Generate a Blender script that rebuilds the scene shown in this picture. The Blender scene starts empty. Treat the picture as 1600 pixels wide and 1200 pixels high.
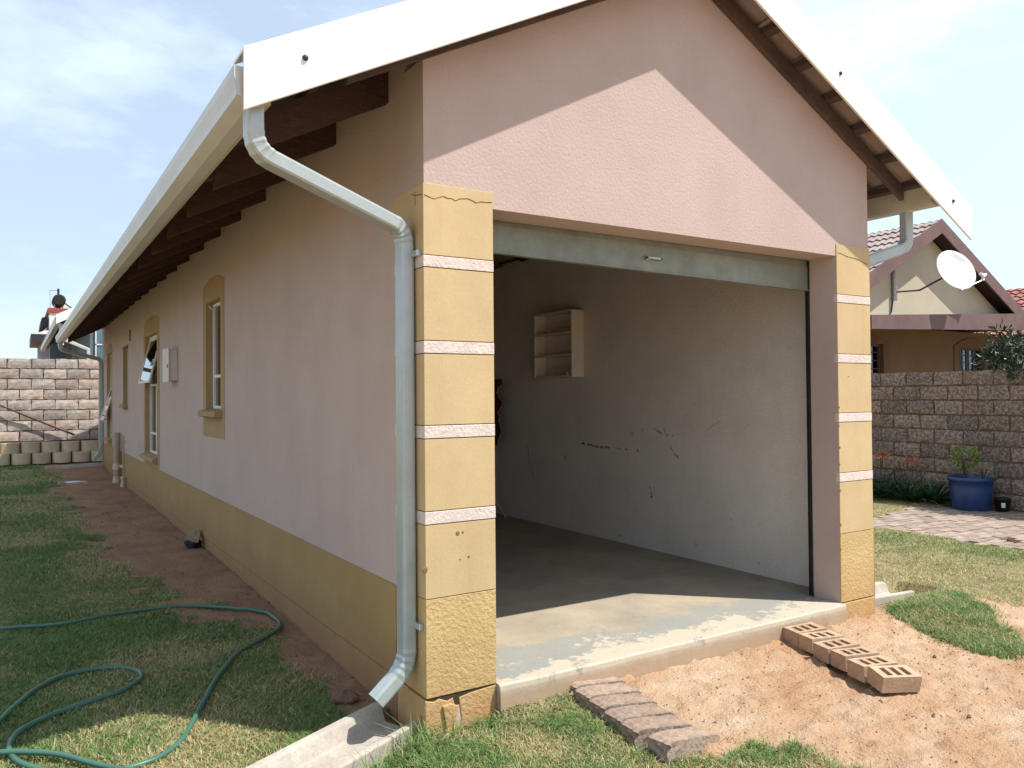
import bpy, math, random
import numpy as np
from mathutils import Matrix, Vector
R = math.radians
random.seed(7)
rng = np.random.default_rng(7)
scene = bpy.context.scene
col = scene.collection

# ------------------------------------------------------------------ camera
cam = bpy.data.cameras.new("camera")
cam.sensor_fit = 'HORIZONTAL'; cam.sensor_width = 36; cam.lens = 1241.2557 / 1600 * 36
cam.clip_start = 0.05; cam.clip_end = 2000
co = bpy.data.objects.new("camera", cam); col.objects.link(co)
RT = Vector((.84746, -.53079, -.00848)); UP = Vector((-.00033, -.01649, .99986)); FW = Vector((.53086, .84734, .01415))
co.matrix_world = Matrix(((RT.x, UP.x, -FW.x, -1.57089), (RT.y, UP.y, -FW.y, -3.24677), (RT.z, UP.z, -FW.z, 1.51589), (0, 0, 0, 1)))
scene.camera = co

# ------------------------------------------------------------------ sun and sky
SUN = Vector((1, -1, 2.4)).normalized()
lamp = bpy.data.lights.new("sun", 'SUN'); lamp.energy = 5.0; lamp.angle = R(0.53); lamp.color = (1, .955, .89)
lo = bpy.data.objects.new("sun", lamp); col.objects.link(lo)
lo.rotation_euler = (-SUN).to_track_quat('-Z', 'Y').to_euler()
world = bpy.data.worlds.new("World"); scene.world = world; world.use_nodes = True
nt = world.node_tree; N = nt.nodes; L = nt.links
bg = N['Background']; bg.inputs[1].default_value = 0.102
sky = N.new('ShaderNodeTexSky'); sky.sky_type = 'NISHITA'; sky.sun_disc = False
sky.sun_elevation = math.asin(SUN.z); sky.sun_rotation = math.atan2(SUN.x, SUN.y)
sky.air_density = 1.0; sky.dust_density = 2.2; sky.ozone_density = 1.0; sky.altitude = 1500
tc = N.new('ShaderNodeTexCoord'); mp = N.new('ShaderNodeMapping'); mp.inputs['Scale'].default_value = (1.0, 1.0, 2.6)
mp.inputs['Rotation'].default_value = (0, 0, .5)
n1 = N.new('ShaderNodeTexNoise'); n1.inputs['Scale'].default_value = 2.6; n1.inputs['Detail'].default_value = 9; n1.inputs['Roughness'].default_value = .62
rp = N.new('ShaderNodeMapRange'); rp.inputs[1].default_value = .47; rp.inputs[2].default_value = .70
rp.inputs[3].default_value = 0; rp.inputs[4].default_value = .40
mx = N.new('ShaderNodeMixRGB'); mx.inputs[2].default_value = (7.3, 8.8, 10.6, 1)
L.new(tc.outputs['Generated'], mp.inputs[0]); L.new(mp.outputs[0], n1.inputs[0]); L.new(n1.outputs[0], rp.inputs[0])
# a veil of thin cirrus, thicker towards the east (right of the view)
sep = N.new('ShaderNodeSeparateXYZ'); L.new(tc.outputs['Generated'], sep.inputs[0])
r2 = N.new('ShaderNodeMapRange'); r2.inputs[1].default_value = .25; r2.inputs[2].default_value = 1.0; r2.inputs[3].default_value = .50; r2.inputs[4].default_value = .85
L.new(sep.outputs[0], r2.inputs[0])
ad = N.new('ShaderNodeMath'); ad.operation = 'ADD'; ad.use_clamp = True
L.new(rp.outputs[0], ad.inputs[0]); L.new(r2.outputs[0], ad.inputs[1])
L.new(ad.outputs[0], mx.inputs[0]); L.new(sky.outputs[0], mx.inputs[1]); L.new(mx.outputs[0], bg.inputs[0])
vs = scene.view_settings; vs.view_transform = 'Standard'; vs.look = 'None'; vs.exposure = 0.42; vs.gamma = 1; vs.use_curve_mapping = False

# ------------------------------------------------------------------ mesh helpers
class MB:
    def __init__(s): s.v = []; s.f = []; s.m = []
    def add(s, vs_, fs, m=0):
        o = len(s.v); s.v += [tuple(map(float, p)) for p in vs_]
        for f in fs: s.f.append(tuple(o + i for i in f)); s.m.append(m)
        return s
    def box(s, x0, x1, y0, y1, z0, z1, m=0):
        return s.hexa([(x0, y0, z0), (x1, y0, z0), (x1, y1, z0), (x0, y1, z0), (x0, y0, z1), (x1, y0, z1), (x1, y1, z1), (x0, y1, z1)], m)
    def hexa(s, p, m=0):
        return s.add(p, [(0, 3, 2, 1), (4, 5, 6, 7), (0, 1, 5, 4), (1, 2, 6, 5), (2, 3, 7, 6), (3, 0, 4, 7)], m)
    def prism(s, poly, ax, a, b, m=0):
        def P(q, t):
            return (t, q[0], q[1]) if ax == 'x' else (q[0], t, q[1]) if ax == 'y' else (q[0], q[1], t)
        n = len(poly)
        v = [P(q, a) for q in poly] + [P(q, b) for q in poly]
        return s.add(v, [tuple(range(n)), tuple(range(2 * n - 1, n - 1, -1))] + [(i, i + n, (i + 1) % n + n, (i + 1) % n) for i in range(n)], m)
    def sweep(s, path, prof, m=0, upv=(0, 0, 1), caps=True, scales=None):
        path = [Vector(p) for p in path]; k = len(prof); n = len(path); v = []
        for i, p in enumerate(path):
            a = (p - path[i - 1]).normalized() if i else None
            b = (path[i + 1] - p).normalized() if i < n - 1 else None
            t = (a + b) if (a and b) else (a or b); t.normalize()
            st = 1.0
            if a and b: st = 1 / max(.5, a.dot(t))
            u = Vector(upv); sd = t.cross(u)
            if sd.length < 1e-4: sd = t.cross(Vector((0, 1, 0)))
            sd.normalize(); uu = sd.cross(t).normalized()
            sc = scales[i] if scales else 1
            for q in prof: v.append(p + sd * q[0] * sc + uu * q[1] * sc)
        f = [(i * k + j, i * k + (j + 1) % k, (i + 1) * k + (j + 1) % k, (i + 1) * k + j) for i in range(n - 1) for j in range(k)]
        if caps: f += [tuple(range(k - 1, -1, -1)), tuple((n - 1) * k + j for j in range(k))]
        return s.add(v, f, m)
    def tube(s, path, r, m=0, k=8, scales=None):
        return s.sweep(path, [(r * math.cos(2 * math.pi * j / k), r * math.sin(2 * math.pi * j / k)) for j in range(k)], m, scales=scales, upv=(.13, .21, 1))
    def lathe(s, c, prof, k=20, m=0, axis=None):
        v = []; n = len(prof)
        for r, z in prof:
            for j in range(k):
                a = 2 * math.pi * j / k; q = Vector((r * math.cos(a), r * math.sin(a), z))
                if axis: q = Vector(axis).to_track_quat('Z', 'Y') @ q
                v.append(Vector(c) + q)
        f = [(i * k + j, i * k + (j + 1) % k, (i + 1) * k + (j + 1) % k, (i + 1) * k + j) for i in range(n - 1) for j in range(k)]
        return s.add(v, f, m)
    def build(s, name, mats, parent=None, smooth=False, bevel=0, origin=None, loc=None):
        root = parent
        while root is not None and root.parent is not None: root = root.parent
        o = Vector(origin) if origin is not None else (Vector(root.location) if root is not None else Vector((0, 0, 0)))
        me = bpy.data.meshes.new(name)
        me.from_pydata([(p[0] - o.x, p[1] - o.y, p[2] - o.z) for p in s.v], [], s.f)
        if not isinstance(mats, (list, tuple)): mats = [mats]
        for m in mats: me.materials.append(m)
        me.polygons.foreach_set('material_index', s.m)
        if smooth: me.polygons.foreach_set('use_smooth', [True] * len(s.f))
        import bmesh
        bm = bmesh.new(); bm.from_mesh(me); bmesh.ops.recalc_face_normals(bm, faces=bm.faces); bm.to_mesh(me); bm.free()
        me.update()
        ob = bpy.data.objects.new(name, me); col.objects.link(ob)
        if parent is not None: ob.parent = parent
        elif origin is not None: ob.location = loc if loc is not None else o
        if bevel:
            b = ob.modifiers.new('bevel', 'BEVEL'); b.width = bevel; b.segments = 2; b.limit_method = 'ANGLE'; b.angle_limit = R(40)
        return ob

def tag(o, label=None, cat=None, group=None, kind=None):
    if label: o['label'] = label
    if cat: o['category'] = cat
    if group: o['group'] = group
    if kind: o['kind'] = kind
    return o
def empty(name, loc, label, cat, group=None):
    o = bpy.data.objects.new(name, None); col.objects.link(o); o.location = loc; o.empty_display_size = .2
    return tag(o, label, cat, group)
def copy_tree(o, parent=None):
    c = o.copy(); col.objects.link(c); c.parent = parent
    for ch in list(o.children): copy_tree(ch, c)
    return c

# ------------------------------------------------------------------ materials
def mat(name, c1, c2=None, scale=6, rough=.85, bump=0, bscale=80, bdist=.003, fine=.0, fscale=200, metal=0, spec=.3,
        detail=6, splash=None, streak=None, lo=.35, hi=.65, attr=None, stretch=None, rnd=0):
    m = bpy.data.materials.new(name); m.use_nodes = True; n = m.node_tree.nodes; l = m.node_tree.links
    b = n['Principled BSDF']; b.inputs['Roughness'].default_value = rough; b.inputs['Metallic'].default_value = metal
    b.inputs['Specular IOR Level'].default_value = spec
    g = n.new('ShaderNodeNewGeometry'); pos = g.outputs['Position']
    if rnd:
        tcn = n.new('ShaderNodeTexCoord'); pos = tcn.outputs['Object']
    if stretch:
        mpn = n.new('ShaderNodeMapping'); mpn.inputs['Scale'].default_value = stretch; l.new(pos, mpn.inputs[0]); pos2 = mpn.outputs[0]
    else: pos2 = pos
    def noise(sc, dt=detail, src=None, ro=.6):
        t = n.new('ShaderNodeTexNoise'); t.inputs['Scale'].default_value = sc; t.inputs['Detail'].default_value = dt; t.inputs['Roughness'].default_value = ro
        l.new(src or pos, t.inputs['Vector']); return t.outputs[0]
    def rng_(x, a, b_, c=0, d=1):
        r = n.new('ShaderNodeMapRange'); r.inputs[1].default_value = a; r.inputs[2].default_value = b_; r.inputs[3].default_value = c; r.inputs[4].default_value = d
        l.new(x, r.inputs[0]); return r.outputs[0]
    def mix(f, a, b_, mode='MIX'):
        x = n.new('ShaderNodeMixRGB'); x.blend_type = mode
        for i, q in enumerate((f, a, b_)):
            if isinstance(q, (int, float)): x.inputs[i].default_value = q
            elif isinstance(q, tuple): x.inputs[i].default_value = (*q, 1) if len(q) == 3 else q
            else: l.new(q, x.inputs[i])
        return x.outputs[0]
    def mul(a, b_):
        x = n.new('ShaderNodeMath'); x.operation = 'MULTIPLY'
        for i, q in enumerate((a, b_)):
            if isinstance(q, (int, float)): x.inputs[i].default_value = q
            else: l.new(q, x.inputs[i])
        return x.outputs[0]
    m['_h'] = 1
    c2 = c2 or tuple(x * .88 for x in c1)
    c = mix(rng_(noise(scale, src=pos2), lo, hi), c1, c2)
    if fine:
        c = mix(1, c, mix(rng_(noise(fscale, 3), .3, .7), (1 - fine,) * 3, (1 + fine,) * 3), 'MULTIPLY')
    if rnd:
        oi = n.new('ShaderNodeObjectInfo'); rr = rng_(oi.outputs['Random'], 0, 1, 1 - rnd, 1 + rnd)
        cmb = n.new('ShaderNodeCombineColor'); [l.new(rr, cmb.inputs[i]) for i in range(3)]; c = mix(1, c, cmb.outputs[0], 'MULTIPLY')
    if attr:
        a = n.new('ShaderNodeAttribute'); a.attribute_name = attr; c = mix(1, c, a.outputs['Color'], 'MULTIPLY')
    sp = n.new('ShaderNodeSeparateXYZ'); l.new(pos, sp.inputs[0])
    if streak:   # (colour, amount): vertical runs of dirt
        mq = n.new('ShaderNodeMapping'); mq.inputs['Scale'].default_value = (5, 5, .5); l.new(pos, mq.inputs[0])
        s1 = rng_(noise(1.6, 5, mq.outputs[0]), .52, .78, 0, streak[1]); c = mix(s1, c, streak[0])
    if splash:   # (colour, z_top, amount): soil splashed on the foot of a wall
        nz = n.new('ShaderNodeMath'); nz.operation = 'MULTIPLY_ADD'; l.new(noise(7, 5), nz.inputs[0]); nz.inputs[1].default_value = -.5; l.new(sp.outputs[2], nz.inputs[2])
        s2 = rng_(nz.outputs[0], -.28, splash[1] - .25, splash[2], 0); c = mix(s2, c, splash[0])
    l.new(c, b.inputs['Base Color'])
    if bump:
        bp = n.new('ShaderNodeBump'); bp.inputs['Strength'].default_value = bump; bp.inputs['Distance'].default_value = bdist
        l.new(noise(bscale, 4, ro=.55), bp.inputs['Height']); l.new(bp.outputs[0], b.inputs['Normal'])
    m['_c'] = 1; del m['_h']; del m['_c']
    return m

SOIL = (.30, .135, .07)
M = {}
M['pink'] = mat('pink_stucco', (.505, .405, .36), (.465, .37, .325), 2.2, .95, .6, 60, .005, .06, 110, streak=((.40, .31, .26), .14), spec=.1)
M['pinkside'] = M['pink']
M['pinkrough'] = mat('pink_rough_band', (.68, .59, .53), (.60, .51, .455), 12, .95, .8, 70, .006, .08, 120, spec=.1)
M['yellow'] = mat('yellow_paint', (.56, .425, .235), (.50, .375, .205), 3, .85, .25, 60, .003, .04, 120, streak=((.42, .29, .14), .38), splash=((.42, .24, .12), .35, .55), spec=.2)
M['yellowrough'] = mat('yellow_textured_base', (.55, .40, .19), (.495, .35, .16), 3, .9, .9, 55, .007, .07, 110, splash=((.42, .22, .10), .4, .7), spec=.15)
M['ochre'] = mat('ochre_plinth_paint', (.37, .25, .115), (.33, .22, .10), 2, .9, .3, 60, .003, .06, 120, splash=((.26, .13, .07), .4, .7), spec=.15)
M['ochre2'] = mat('ochre_surround_paint', (.40, .275, .155), (.36, .25, .135), 3, .9, .3, 60, .003, .05, 120, spec=.15)
M['garage_wall'] = mat('grey_garage_plaster', (.74, .70, .63), (.67, .635, .57), 2.5, .95, .8, 60, .007, .08, 90, streak=((.38, .34, .29), .12), spec=.05)
M['white'] = mat('white_painted_board', (.82, .80, .75), (.76, .74, .68), 3, .6, .1, 40, .002, .03, 60, spec=.3, streak=((.52, .46, .38), .25))
M['gutter'] = mat('pale_aluminium_gutter', (.56, .57, .54), (.50, .50, .46), 4, .38, 0, metal=.0, spec=.5)
M['cream'] = mat('cream_fascia_paint', (.56, .50, .38), (.50, .44, .33), 5, .6)
M['downpipe'] = mat('pale_blue_grey_aluminium', (.43, .48, .475), (.38, .43, .425), 5, .33, 0, fine=.03, fscale=30, metal=.25, spec=.5, streak=((.36, .38, .36), .35))
M['timber'] = mat('dark_brown_timber', (.085, .045, .035), (.05, .028, .022), 4, .75, .3, 60, .002, .15, 40, stretch=(3, 30, 30))
M['timber2'] = mat('reddish_roof_timber', (.12, .08, .068), (.075, .052, .045), 4, .8, .3, 60, .002, .15, 40)
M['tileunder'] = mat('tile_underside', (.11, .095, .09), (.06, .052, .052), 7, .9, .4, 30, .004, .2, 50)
M['tile'] = mat('concrete_roof_tile', (.36, .29, .26), (.27, .21, .19), 5, .85, .3, 60, .003, .1, 80)
M['tilered'] = mat('red_roof_tile', (.33, .135, .10), (.24, .10, .08), 5, .85, .3, 60, .003, .1, 80)
M['bargebrown'] = mat('mauve_brown_fascia', (.17, .105, .10), (.13, .08, .078), 4, .7, .1, 50, .002, .06, 60)
M['ncream'] = mat('neighbour_cream_paint', (.50, .455, .345), (.46, .415, .31), 2, .95, .3, 80, .003, .05, 100)
M['nsur'] = mat('neighbour_surround_paint', (.17, .10, .065), (.14, .08, .055), 4, .9)
M['nochre'] = mat('neighbour_ochre_paint', (.19, .12, .075), (.16, .10, .06), 2, .95)
M['shutter'] = mat('green_grey_galvanised_steel', (.27, .295, .25), (.20, .225, .19), 7, .5, .1, 30, .002, .06, 90, metal=.3, streak=((.20, .20, .16), .5))
M['steel'] = mat('dull_steel', (.45, .45, .43), (.35, .34, .32), 20, .4, metal=.6)
M['dark'] = mat('dark_rubber', (.025, .023, .025), (.016, .015, .016), 10, .7)
M['bolt'] = mat('dark_bolt_metal', (.07, .06, .07), (.04, .035, .04), 30, .5, metal=.5)
M['crack'] = mat('dark_crack', (.07, .045, .03), (.045, .03, .02), 30, 1)
M['wframe'] = mat('white_window_paint', (.74, .72, .66), (.68, .655, .60), 9, .5)
M['meter'] = mat('off_white_box_paint', (.64, .60, .56), (.58, .54, .50), 6, .5)
M['shelf'] = mat('pale_cupboard_board', (.72, .65, .54), (.65, .58, .47), 5, .6, streak=((.42, .34, .24), .3))
M['conc'] = mat('pale_concrete', (.45, .405, .34), (.35, .31, .26), 5, .9, .5, 60, .004, .12, 60, streak=((.30, .26, .21), .4))
M['paver'] = mat('worn_grey_brown_paver', (.25, .185, .145), (.34, .25, .185), 9, .95, .9, 60, .008, .2, 50, rnd=.12)
M['brick'] = mat('tan_extruded_brick', (.46, .32, .215), (.37, .25, .165), 12, .9, .5, 80, .004, .12, 60, rnd=.12)
M['block'] = mat('grey_brown_concrete_block', (.31, .25, .205), (.17, .125, .10), 26, 1, 1, 45, .02, .5, 75, attr='tint', lo=.42, hi=.56)
M['blockf'] = mat('pinkish_concrete_block', (.50, .43, .38), (.36, .295, .25), 12, 1, .8, 40, .01, .12, 60, attr='tint')
M['mortar'] = mat('red_brown_mortar', (.19, .12, .085), (.12, .075, .055), 9, 1, 1, 50, .01, .2, 60)
M['retain'] = mat('tan_retaining_block', (.60, .49, .345), (.50, .40, .27), 4, .95, .4, 50, .004, .1, 60, rnd=.1)
M['hose'] = mat('green_garden_hose', (.055, .15, .105), (.045, .12, .085), 8, .42, spec=.5)
M['pot'] = mat('blue_glazed_pot', (.018, .05, .16), (.013, .035, .12), 6, .35, .3, 30, .003, .1, 60, spec=.5)
M['blackpot'] = mat('black_plastic_pot', (.02, .02, .02), (.015, .015, .015), 6, .5)
M['label'] = mat('white_sticker', (.7, .7, .7), (.62, .62, .62), 30, .6)
M['leafdark'] = mat('dark_glossy_leaf', (.030, .055, .026), (.015, .03, .014), 20, .4, spec=.35, attr='tint')
M['lily'] = mat('strap_leaf', (.05, .10, .045), (.035, .075, .035), 9, .45, spec=.4, attr='tint')
M['bright'] = mat('bright_green_leaf', (.17, .24, .05), (.10, .17, .04), 20, .5, attr='tint')
M['greyleaf'] = mat('grey_green_leaf', (.13, .19, .12), (.09, .14, .09), 20, .6, attr='tint')
M['redleaf'] = mat('coral_flower', (.50, .20, .13), (.36, .12, .08), 20, .6, attr='tint')
M['bark'] = mat('brown_stem', (.10, .065, .045), (.07, .045, .03), 20, .9)
M['pipe_pink'] = mat('pipe_paint', (.44, .33, .31), (.38, .28, .26), 8, .6, splash=((.40, .27, .13), 1.2, .85))
M['pvc'] = mat('cream_pvc', (.62, .52, .38), (.5, .38, .25), 14, .5)
M['scuff'] = mat('grey_scuff', (.20, .175, .15), (.10, .085, .07), 90, 1)
M['chip'] = mat('chipped_plaster', (.26, .18, .10), (.16, .11, .07), 60, 1)
M['stone'] = mat('tan_stone', (.29, .21, .15), (.21, .15, .105), 14, .95, .6, 60, .006)
M['clod'] = mat('soil_clod', (.20, .12, .085), (.14, .08, .055), 14, .95, .8, 60, .01)
M['maroon'] = mat('maroon_cloth', (.10, .03, .03), (.07, .02, .02), 10, .9)
M['piping'] = mat('pale_piping', (.5, .45, .40), (.42, .38, .33), 10, .8)
M['dish'] = mat('white_dish_enamel', (.82, .83, .84), (.76, .77, .78), 4, .4)
M['bluegrey'] = mat('blue_grey_plaster', (.13, .17, .21), (.10, .14, .17), 3, .8)
M['greywall'] = mat('grey_plaster', (.30, .30, .30), (.24, .24, .24), 3, .9)
M['whitewall'] = mat('white_plaster', (.72, .72, .70), (.65, .65, .63), 3, .9)
M['redband'] = mat('red_coping', (.34, .07, .06), (.28, .055, .05), 6, .7)
M['interior'] = mat('dim_room_plaster', (.35, .32, .27), (.3, .27, .23), 3, .9)
M['straw'] = mat('dry_twig', (.42, .31, .19), (.33, .24, .14), 20, .9)
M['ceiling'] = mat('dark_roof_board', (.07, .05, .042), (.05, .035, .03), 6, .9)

def glass(name, tint, rough=.02):
    m = bpy.data.materials.new(name); m.use_nodes = True; n = m.node_tree.nodes; l = m.node_tree.links
    n.remove(n['Principled BSDF']); out = n['Material Output']
    t = n.new('ShaderNodeBsdfTransparent'); t.inputs[0].default_value = (*tint, 1)
    g = n.new('ShaderNodeBsdfGlossy'); g.inputs['Roughness'].default_value = rough; g.inputs[0].default_value = (.95, .97, 1, 1)
    ly = n.new('ShaderNodeFresnel'); ly.inputs[0].default_value = 1.5
    tn = n.new('ShaderNodeTexNoise'); tn.inputs['Scale'].default_value = 2
    bp = n.new('ShaderNodeBump'); bp.inputs['Distance'].default_value = .001; bp.inputs['Strength'].default_value = .15
    l.new(tn.outputs[0], bp.inputs['Height']); l.new(bp.outputs[0], g.inputs['Normal'])
    mx_ = n.new('ShaderNodeMixShader'); ml = n.new('ShaderNodeMath'); ml.operation = 'MULTIPLY_ADD'; ml.inputs[1].default_value = 1.1; ml.inputs[2].default_value = .05; ml.use_clamp = True
    l.new(ly.outputs[0], ml.inputs[0]); l.new(ml.outputs[0], mx_.inputs[0]); l.new(t.outputs[0], mx_.inputs[1]); l.new(g.outputs[0], mx_.inputs[2]); l.new(mx_.outputs[0], out.inputs[0])
    return m
M['glass'] = glass('window_glass', (.55, .6, .6))
M['tealglass'] = glass('teal_window_glass', (.12, .2, .24))
M['tealreflect'] = mat('teal_painted_reflection', (.10, .20, .26), (.08, .17, .22), 2, .12, spec=.9)  # opaque pane with the blue reflection put into its base colour

# ------------------------------------------------------------------ ground
def sm(t): t = np.clip(t, 0, 1); return t * t * (3 - 2 * t)
def vnoise(x, y, sc, seed=0):
    x = np.asarray(x) * sc + seed * 17.13; y = np.asarray(y) * sc + seed * 5.71
    xi = np.floor(x).astype(int); yi = np.floor(y).astype(int); fx = sm(x - xi); fy = sm(y - yi)
    def h(a, b):
        n = (a * 374761393 + b * 668265263 + seed * 1442695) & 0x7fffffff
        n = ((n ^ (n >> 13)) * 1274126177) & 0x7fffffff
        return ((n ^ (n >> 16)) & 0xffff) / 65535.0
    return (h(xi, yi) * (1 - fx) + h(xi + 1, yi) * fx) * (1 - fy) + (h(xi, yi + 1) * (1 - fx) + h(xi + 1, yi + 1) * fx) * fy
def fbm(x, y, sc, seed=0, o=4):
    return sum(vnoise(x, y, sc * 2 ** i, seed + i) * .5 ** i for i in range(o)) / sum(.5 ** i for i in range(o))
def inside(poly, x, y):
    x = np.asarray(x); y = np.asarray(y); c = np.zeros(x.shape, bool); n = len(poly)
    for i in range(n):
        x1, y1 = poly[i]; x2, y2 = poly[(i + 1) % n]
        if y1 == y2: continue
        k = ((y1 > y) != (y2 > y)) & (x < (x2 - x1) * (y - y1) / (y2 - y1) + x1); c ^= k
    return c
def base(x, y):
    z = np.interp(y, [-3, -1, 0, .5, 1.5, 2.5, 3.6, 8, 11, 15, 17, 30, 60], [-.10, -.03, -.01, -.02, .0, .015, .05, .065, .06, .11, .15, .7, 1.2])
    right = np.interp(y, [-3, -1, 0, 3, 8, 30, 60], [-.06, -.02, 0, 0, 0, .2, .8])
    w = sm((np.asarray(x) - 1) / 3)
    z = z * (1 - w) + right * w
    z = z - .05 * sm((-np.asarray(x) - .1) / .5) * sm((1.3 - np.asarray(y)) / 1.2)
    # soft mound of grass and soil at the foot of the front corner, sand heaped at the slab
    z = z + .025 * np.exp(-((x - .7) ** 2 / .5 + (y + .45) ** 2 / .12))
    z = z + .05 * np.exp(-((x - 4.0) ** 2 / .25 + (y + .15) ** 2 / .12))
    z = z + .02 * np.exp(-((x - 3.2) ** 2 / .3 + (y + .12) ** 2 / .02))
    z = z + .045 * np.exp(-((y + .03) / .26) ** 2) * sm((x - .15) / .4) * sm((3.4 - x) / .5)
    return z
HOUSE = [(.05, .05), (3.25, .05), (3.25, 15.3), (.05, 15.3)]
PAVE = [(6.63, 2.35), (7.2, 2.60), (8.55, 2.86), (8.62, 2.6), (9.2, 2.6), (9.2, -6), (6.35, -6), (6.5, .0), (6.62, 1.5)]
GFRONT = [(-1, -5), (-.6, -.02), (-.05, .12), (.1, -.02), (.45, .03), (.80, -.06), (.79, -.3), (.80, -.62), (1.0, -.80), (1.25, -.86), (1.30, -1.2), (1.45, -1.6), (1.5, -5)]
GPATCH = [(3.62, .02), (3.9, .2), (4.35, .06), (4.0, -.45), (3.42, -.92), (3.22, -.9), (3.20, -.5), (3.38, -.15)]
def soil_edge(y): return np.interp(y, [-.5, .3, .75, 1.75, 2.8, 3.5, 5, 9, 12, 15.3, 16.4], [.0, -.14, -.19, -.25, -.50, -.66, -.82, -.95, -1.0, -1.0, -1.4])
def masks(x, y):
    """weights of soil, sand, paving, grass cover"""
    x = np.asarray(x, float); y = np.asarray(y, float)
    jx = (fbm(x, y, 4, 3) - .5) * .34; jy = (fbm(x, y, 4, 9) - .5) * .34
    X = x + jx; Y = y + jy
    left = (x < .2) & (y > -.02)
    soil = left & (X * 1 + jx > soil_edge(y))
    pave = inside(PAVE, x + jx * .15, y + jy * .15)
    gf = inside(GFRONT, X, Y) & ~(soil & (y > .15)); gp = inside(GPATCH, x + jx * .6, y + jy * .6)
    rl = (x > 2.9) & (Y > np.interp(X, [2.9, 3.3, 4.2, 4.8, 5.6, 7, 9], [.3, .2, -.10, -.75, -1.0, -1.8, -2.5])) & ~pave
    grass = ((left & ~soil) | gf | gp | rl) & ~pave
    return soil, pave, grass, gp, rl, gf
# uneven grid: fine where the picture looks closely
def axis(pts):
    a = []
    for (s, e, st) in pts: a += list(np.arange(s, e - 1e-6, st))
    return np.array(a + [pts[-1][1]])
gx = axis([(-400, -60, 40), (-60, -8, 4), (-8, -3, .5), (-3, -1.6, .06), (-1.6, 4.8, .025), (4.8, 9.6, .06), (9.6, 20, .8), (20, 60, 5), (60, 400, 40)])
gy = axis([(-400, -40, 40), (-40, -4, 4), (-4, -1.8, .2), (-1.8, 3.2, .025), (3.2, 8, .06), (8, 18, .1), (18, 60, 3), (60, 400, 40)])
GX, GY = np.meshgrid(gx, gy)
sl, pv, gr, gp_, rl_, gf_ = masks(GX, GY)
fadefar = (np.abs(GX) < 12) & (np.abs(GY) < 20)
GZ = base(GX, GY)
GZ = GZ + np.where(fadefar, (fbm(GX, GY, 2.2, 1) - .5) * .035, 0)
bare = ~gr & ~pv & fadefar
GZ = GZ + np.where(bare, ((fbm(GX, GY, 12, 5, 3) - .5) * .032 + np.maximum(fbm(GX, GY, 20, 8, 2) - .60, 0) * .12) * np.where(GX < .3, .35, 1), 0)
GZ = np.where(pv, base(GX, GY) - .05, GZ)
GZ = np.where(inside([(-.0, -.0), (3.3, -.0), (3.3, 15.38), (0, 15.38)], GX, GY), np.minimum(GZ, .02), GZ)
GZ = np.where(inside([(-3.5, 16.0), (3.0, 16.0), (3.0, 60), (-3.5, 60)], GX, GY), GZ * 1, GZ)
for _p in ([(-.0, .40), (.06, .02), (-1.20, -.42), (-1.22, -.06)], [(3.31, .12), (3.31, .45), (4.40, .52), (4.40, .20)]): GZ = np.where(inside(_p, GX, GY), GZ - .09, GZ)
def gz(x, y):
    ix = np.clip(np.searchsorted(gx, x) - 1, 0, len(gx) - 2); iy = np.clip(np.searchsorted(gy, y) - 1, 0, len(gy) - 2)
    tx = (x - gx[ix]) / (gx[ix + 1] - gx[ix]); ty = (y - gy[iy]) / (gy[iy + 1] - gy[iy])
    return (GZ[iy, ix] * (1 - tx) + GZ[iy, ix + 1] * tx) * (1 - ty) + (GZ[iy + 1, ix] * (1 - tx) + GZ[iy + 1, ix + 1] * tx) * ty
def gz1(x, y): return float(gz(np.array([x]), np.array([y]))[0])
def fast_mesh(name, V, F, mats, attr=None, smooth=False, k=4):
    me = bpy.data.meshes.new(name); V = np.asarray(V, np.float32); F = np.asarray(F, np.int32)
    me.vertices.add(len(V)); me.vertices.foreach_set('co', V.ravel())
    me.loops.add(F.size); me.loops.foreach_set('vertex_index', F.ravel())
    me.polygons.add(len(F)); me.polygons.foreach_set('loop_start', np.arange(0, F.size, k, dtype=np.int32)); me.polygons.foreach_set('loop_total', np.full(len(F), k, np.int32))
    if smooth: me.polygons.foreach_set('use_smooth', np.ones(len(F), bool))
    for m in (mats if isinstance(mats, (list, tuple)) else [mats]): me.materials.append(m)
    me.update(calc_edges=True)
    if attr:
        for an, av in attr.items():
            a = me.color_attributes.new(an, 'FLOAT_COLOR', 'POINT'); c = np.ones((len(V), 4), np.float32); c[:, :3] = av; a.data.foreach_set('color', c.ravel())
    ob = bpy.data.objects.new(name, me); col.objects.link(ob); return ob
nx, ny = len(gx), len(gy)
V = np.stack([GX.ravel(), GY.ravel(), GZ.ravel()], 1)
idx = np.arange(nx * ny).reshape(ny, nx)
F = np.stack([idx[:-1, :-1].ravel(), idx[:-1, 1:].ravel(), idx[1:, 1:].ravel(), idx[1:, :-1].ravel()], 1)
mk = np.stack([(sl & ~gr).ravel(), gr.ravel(), (gp_ | ((gf_ | rl_) & gr)).ravel()], 1).astype(np.float32)

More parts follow.
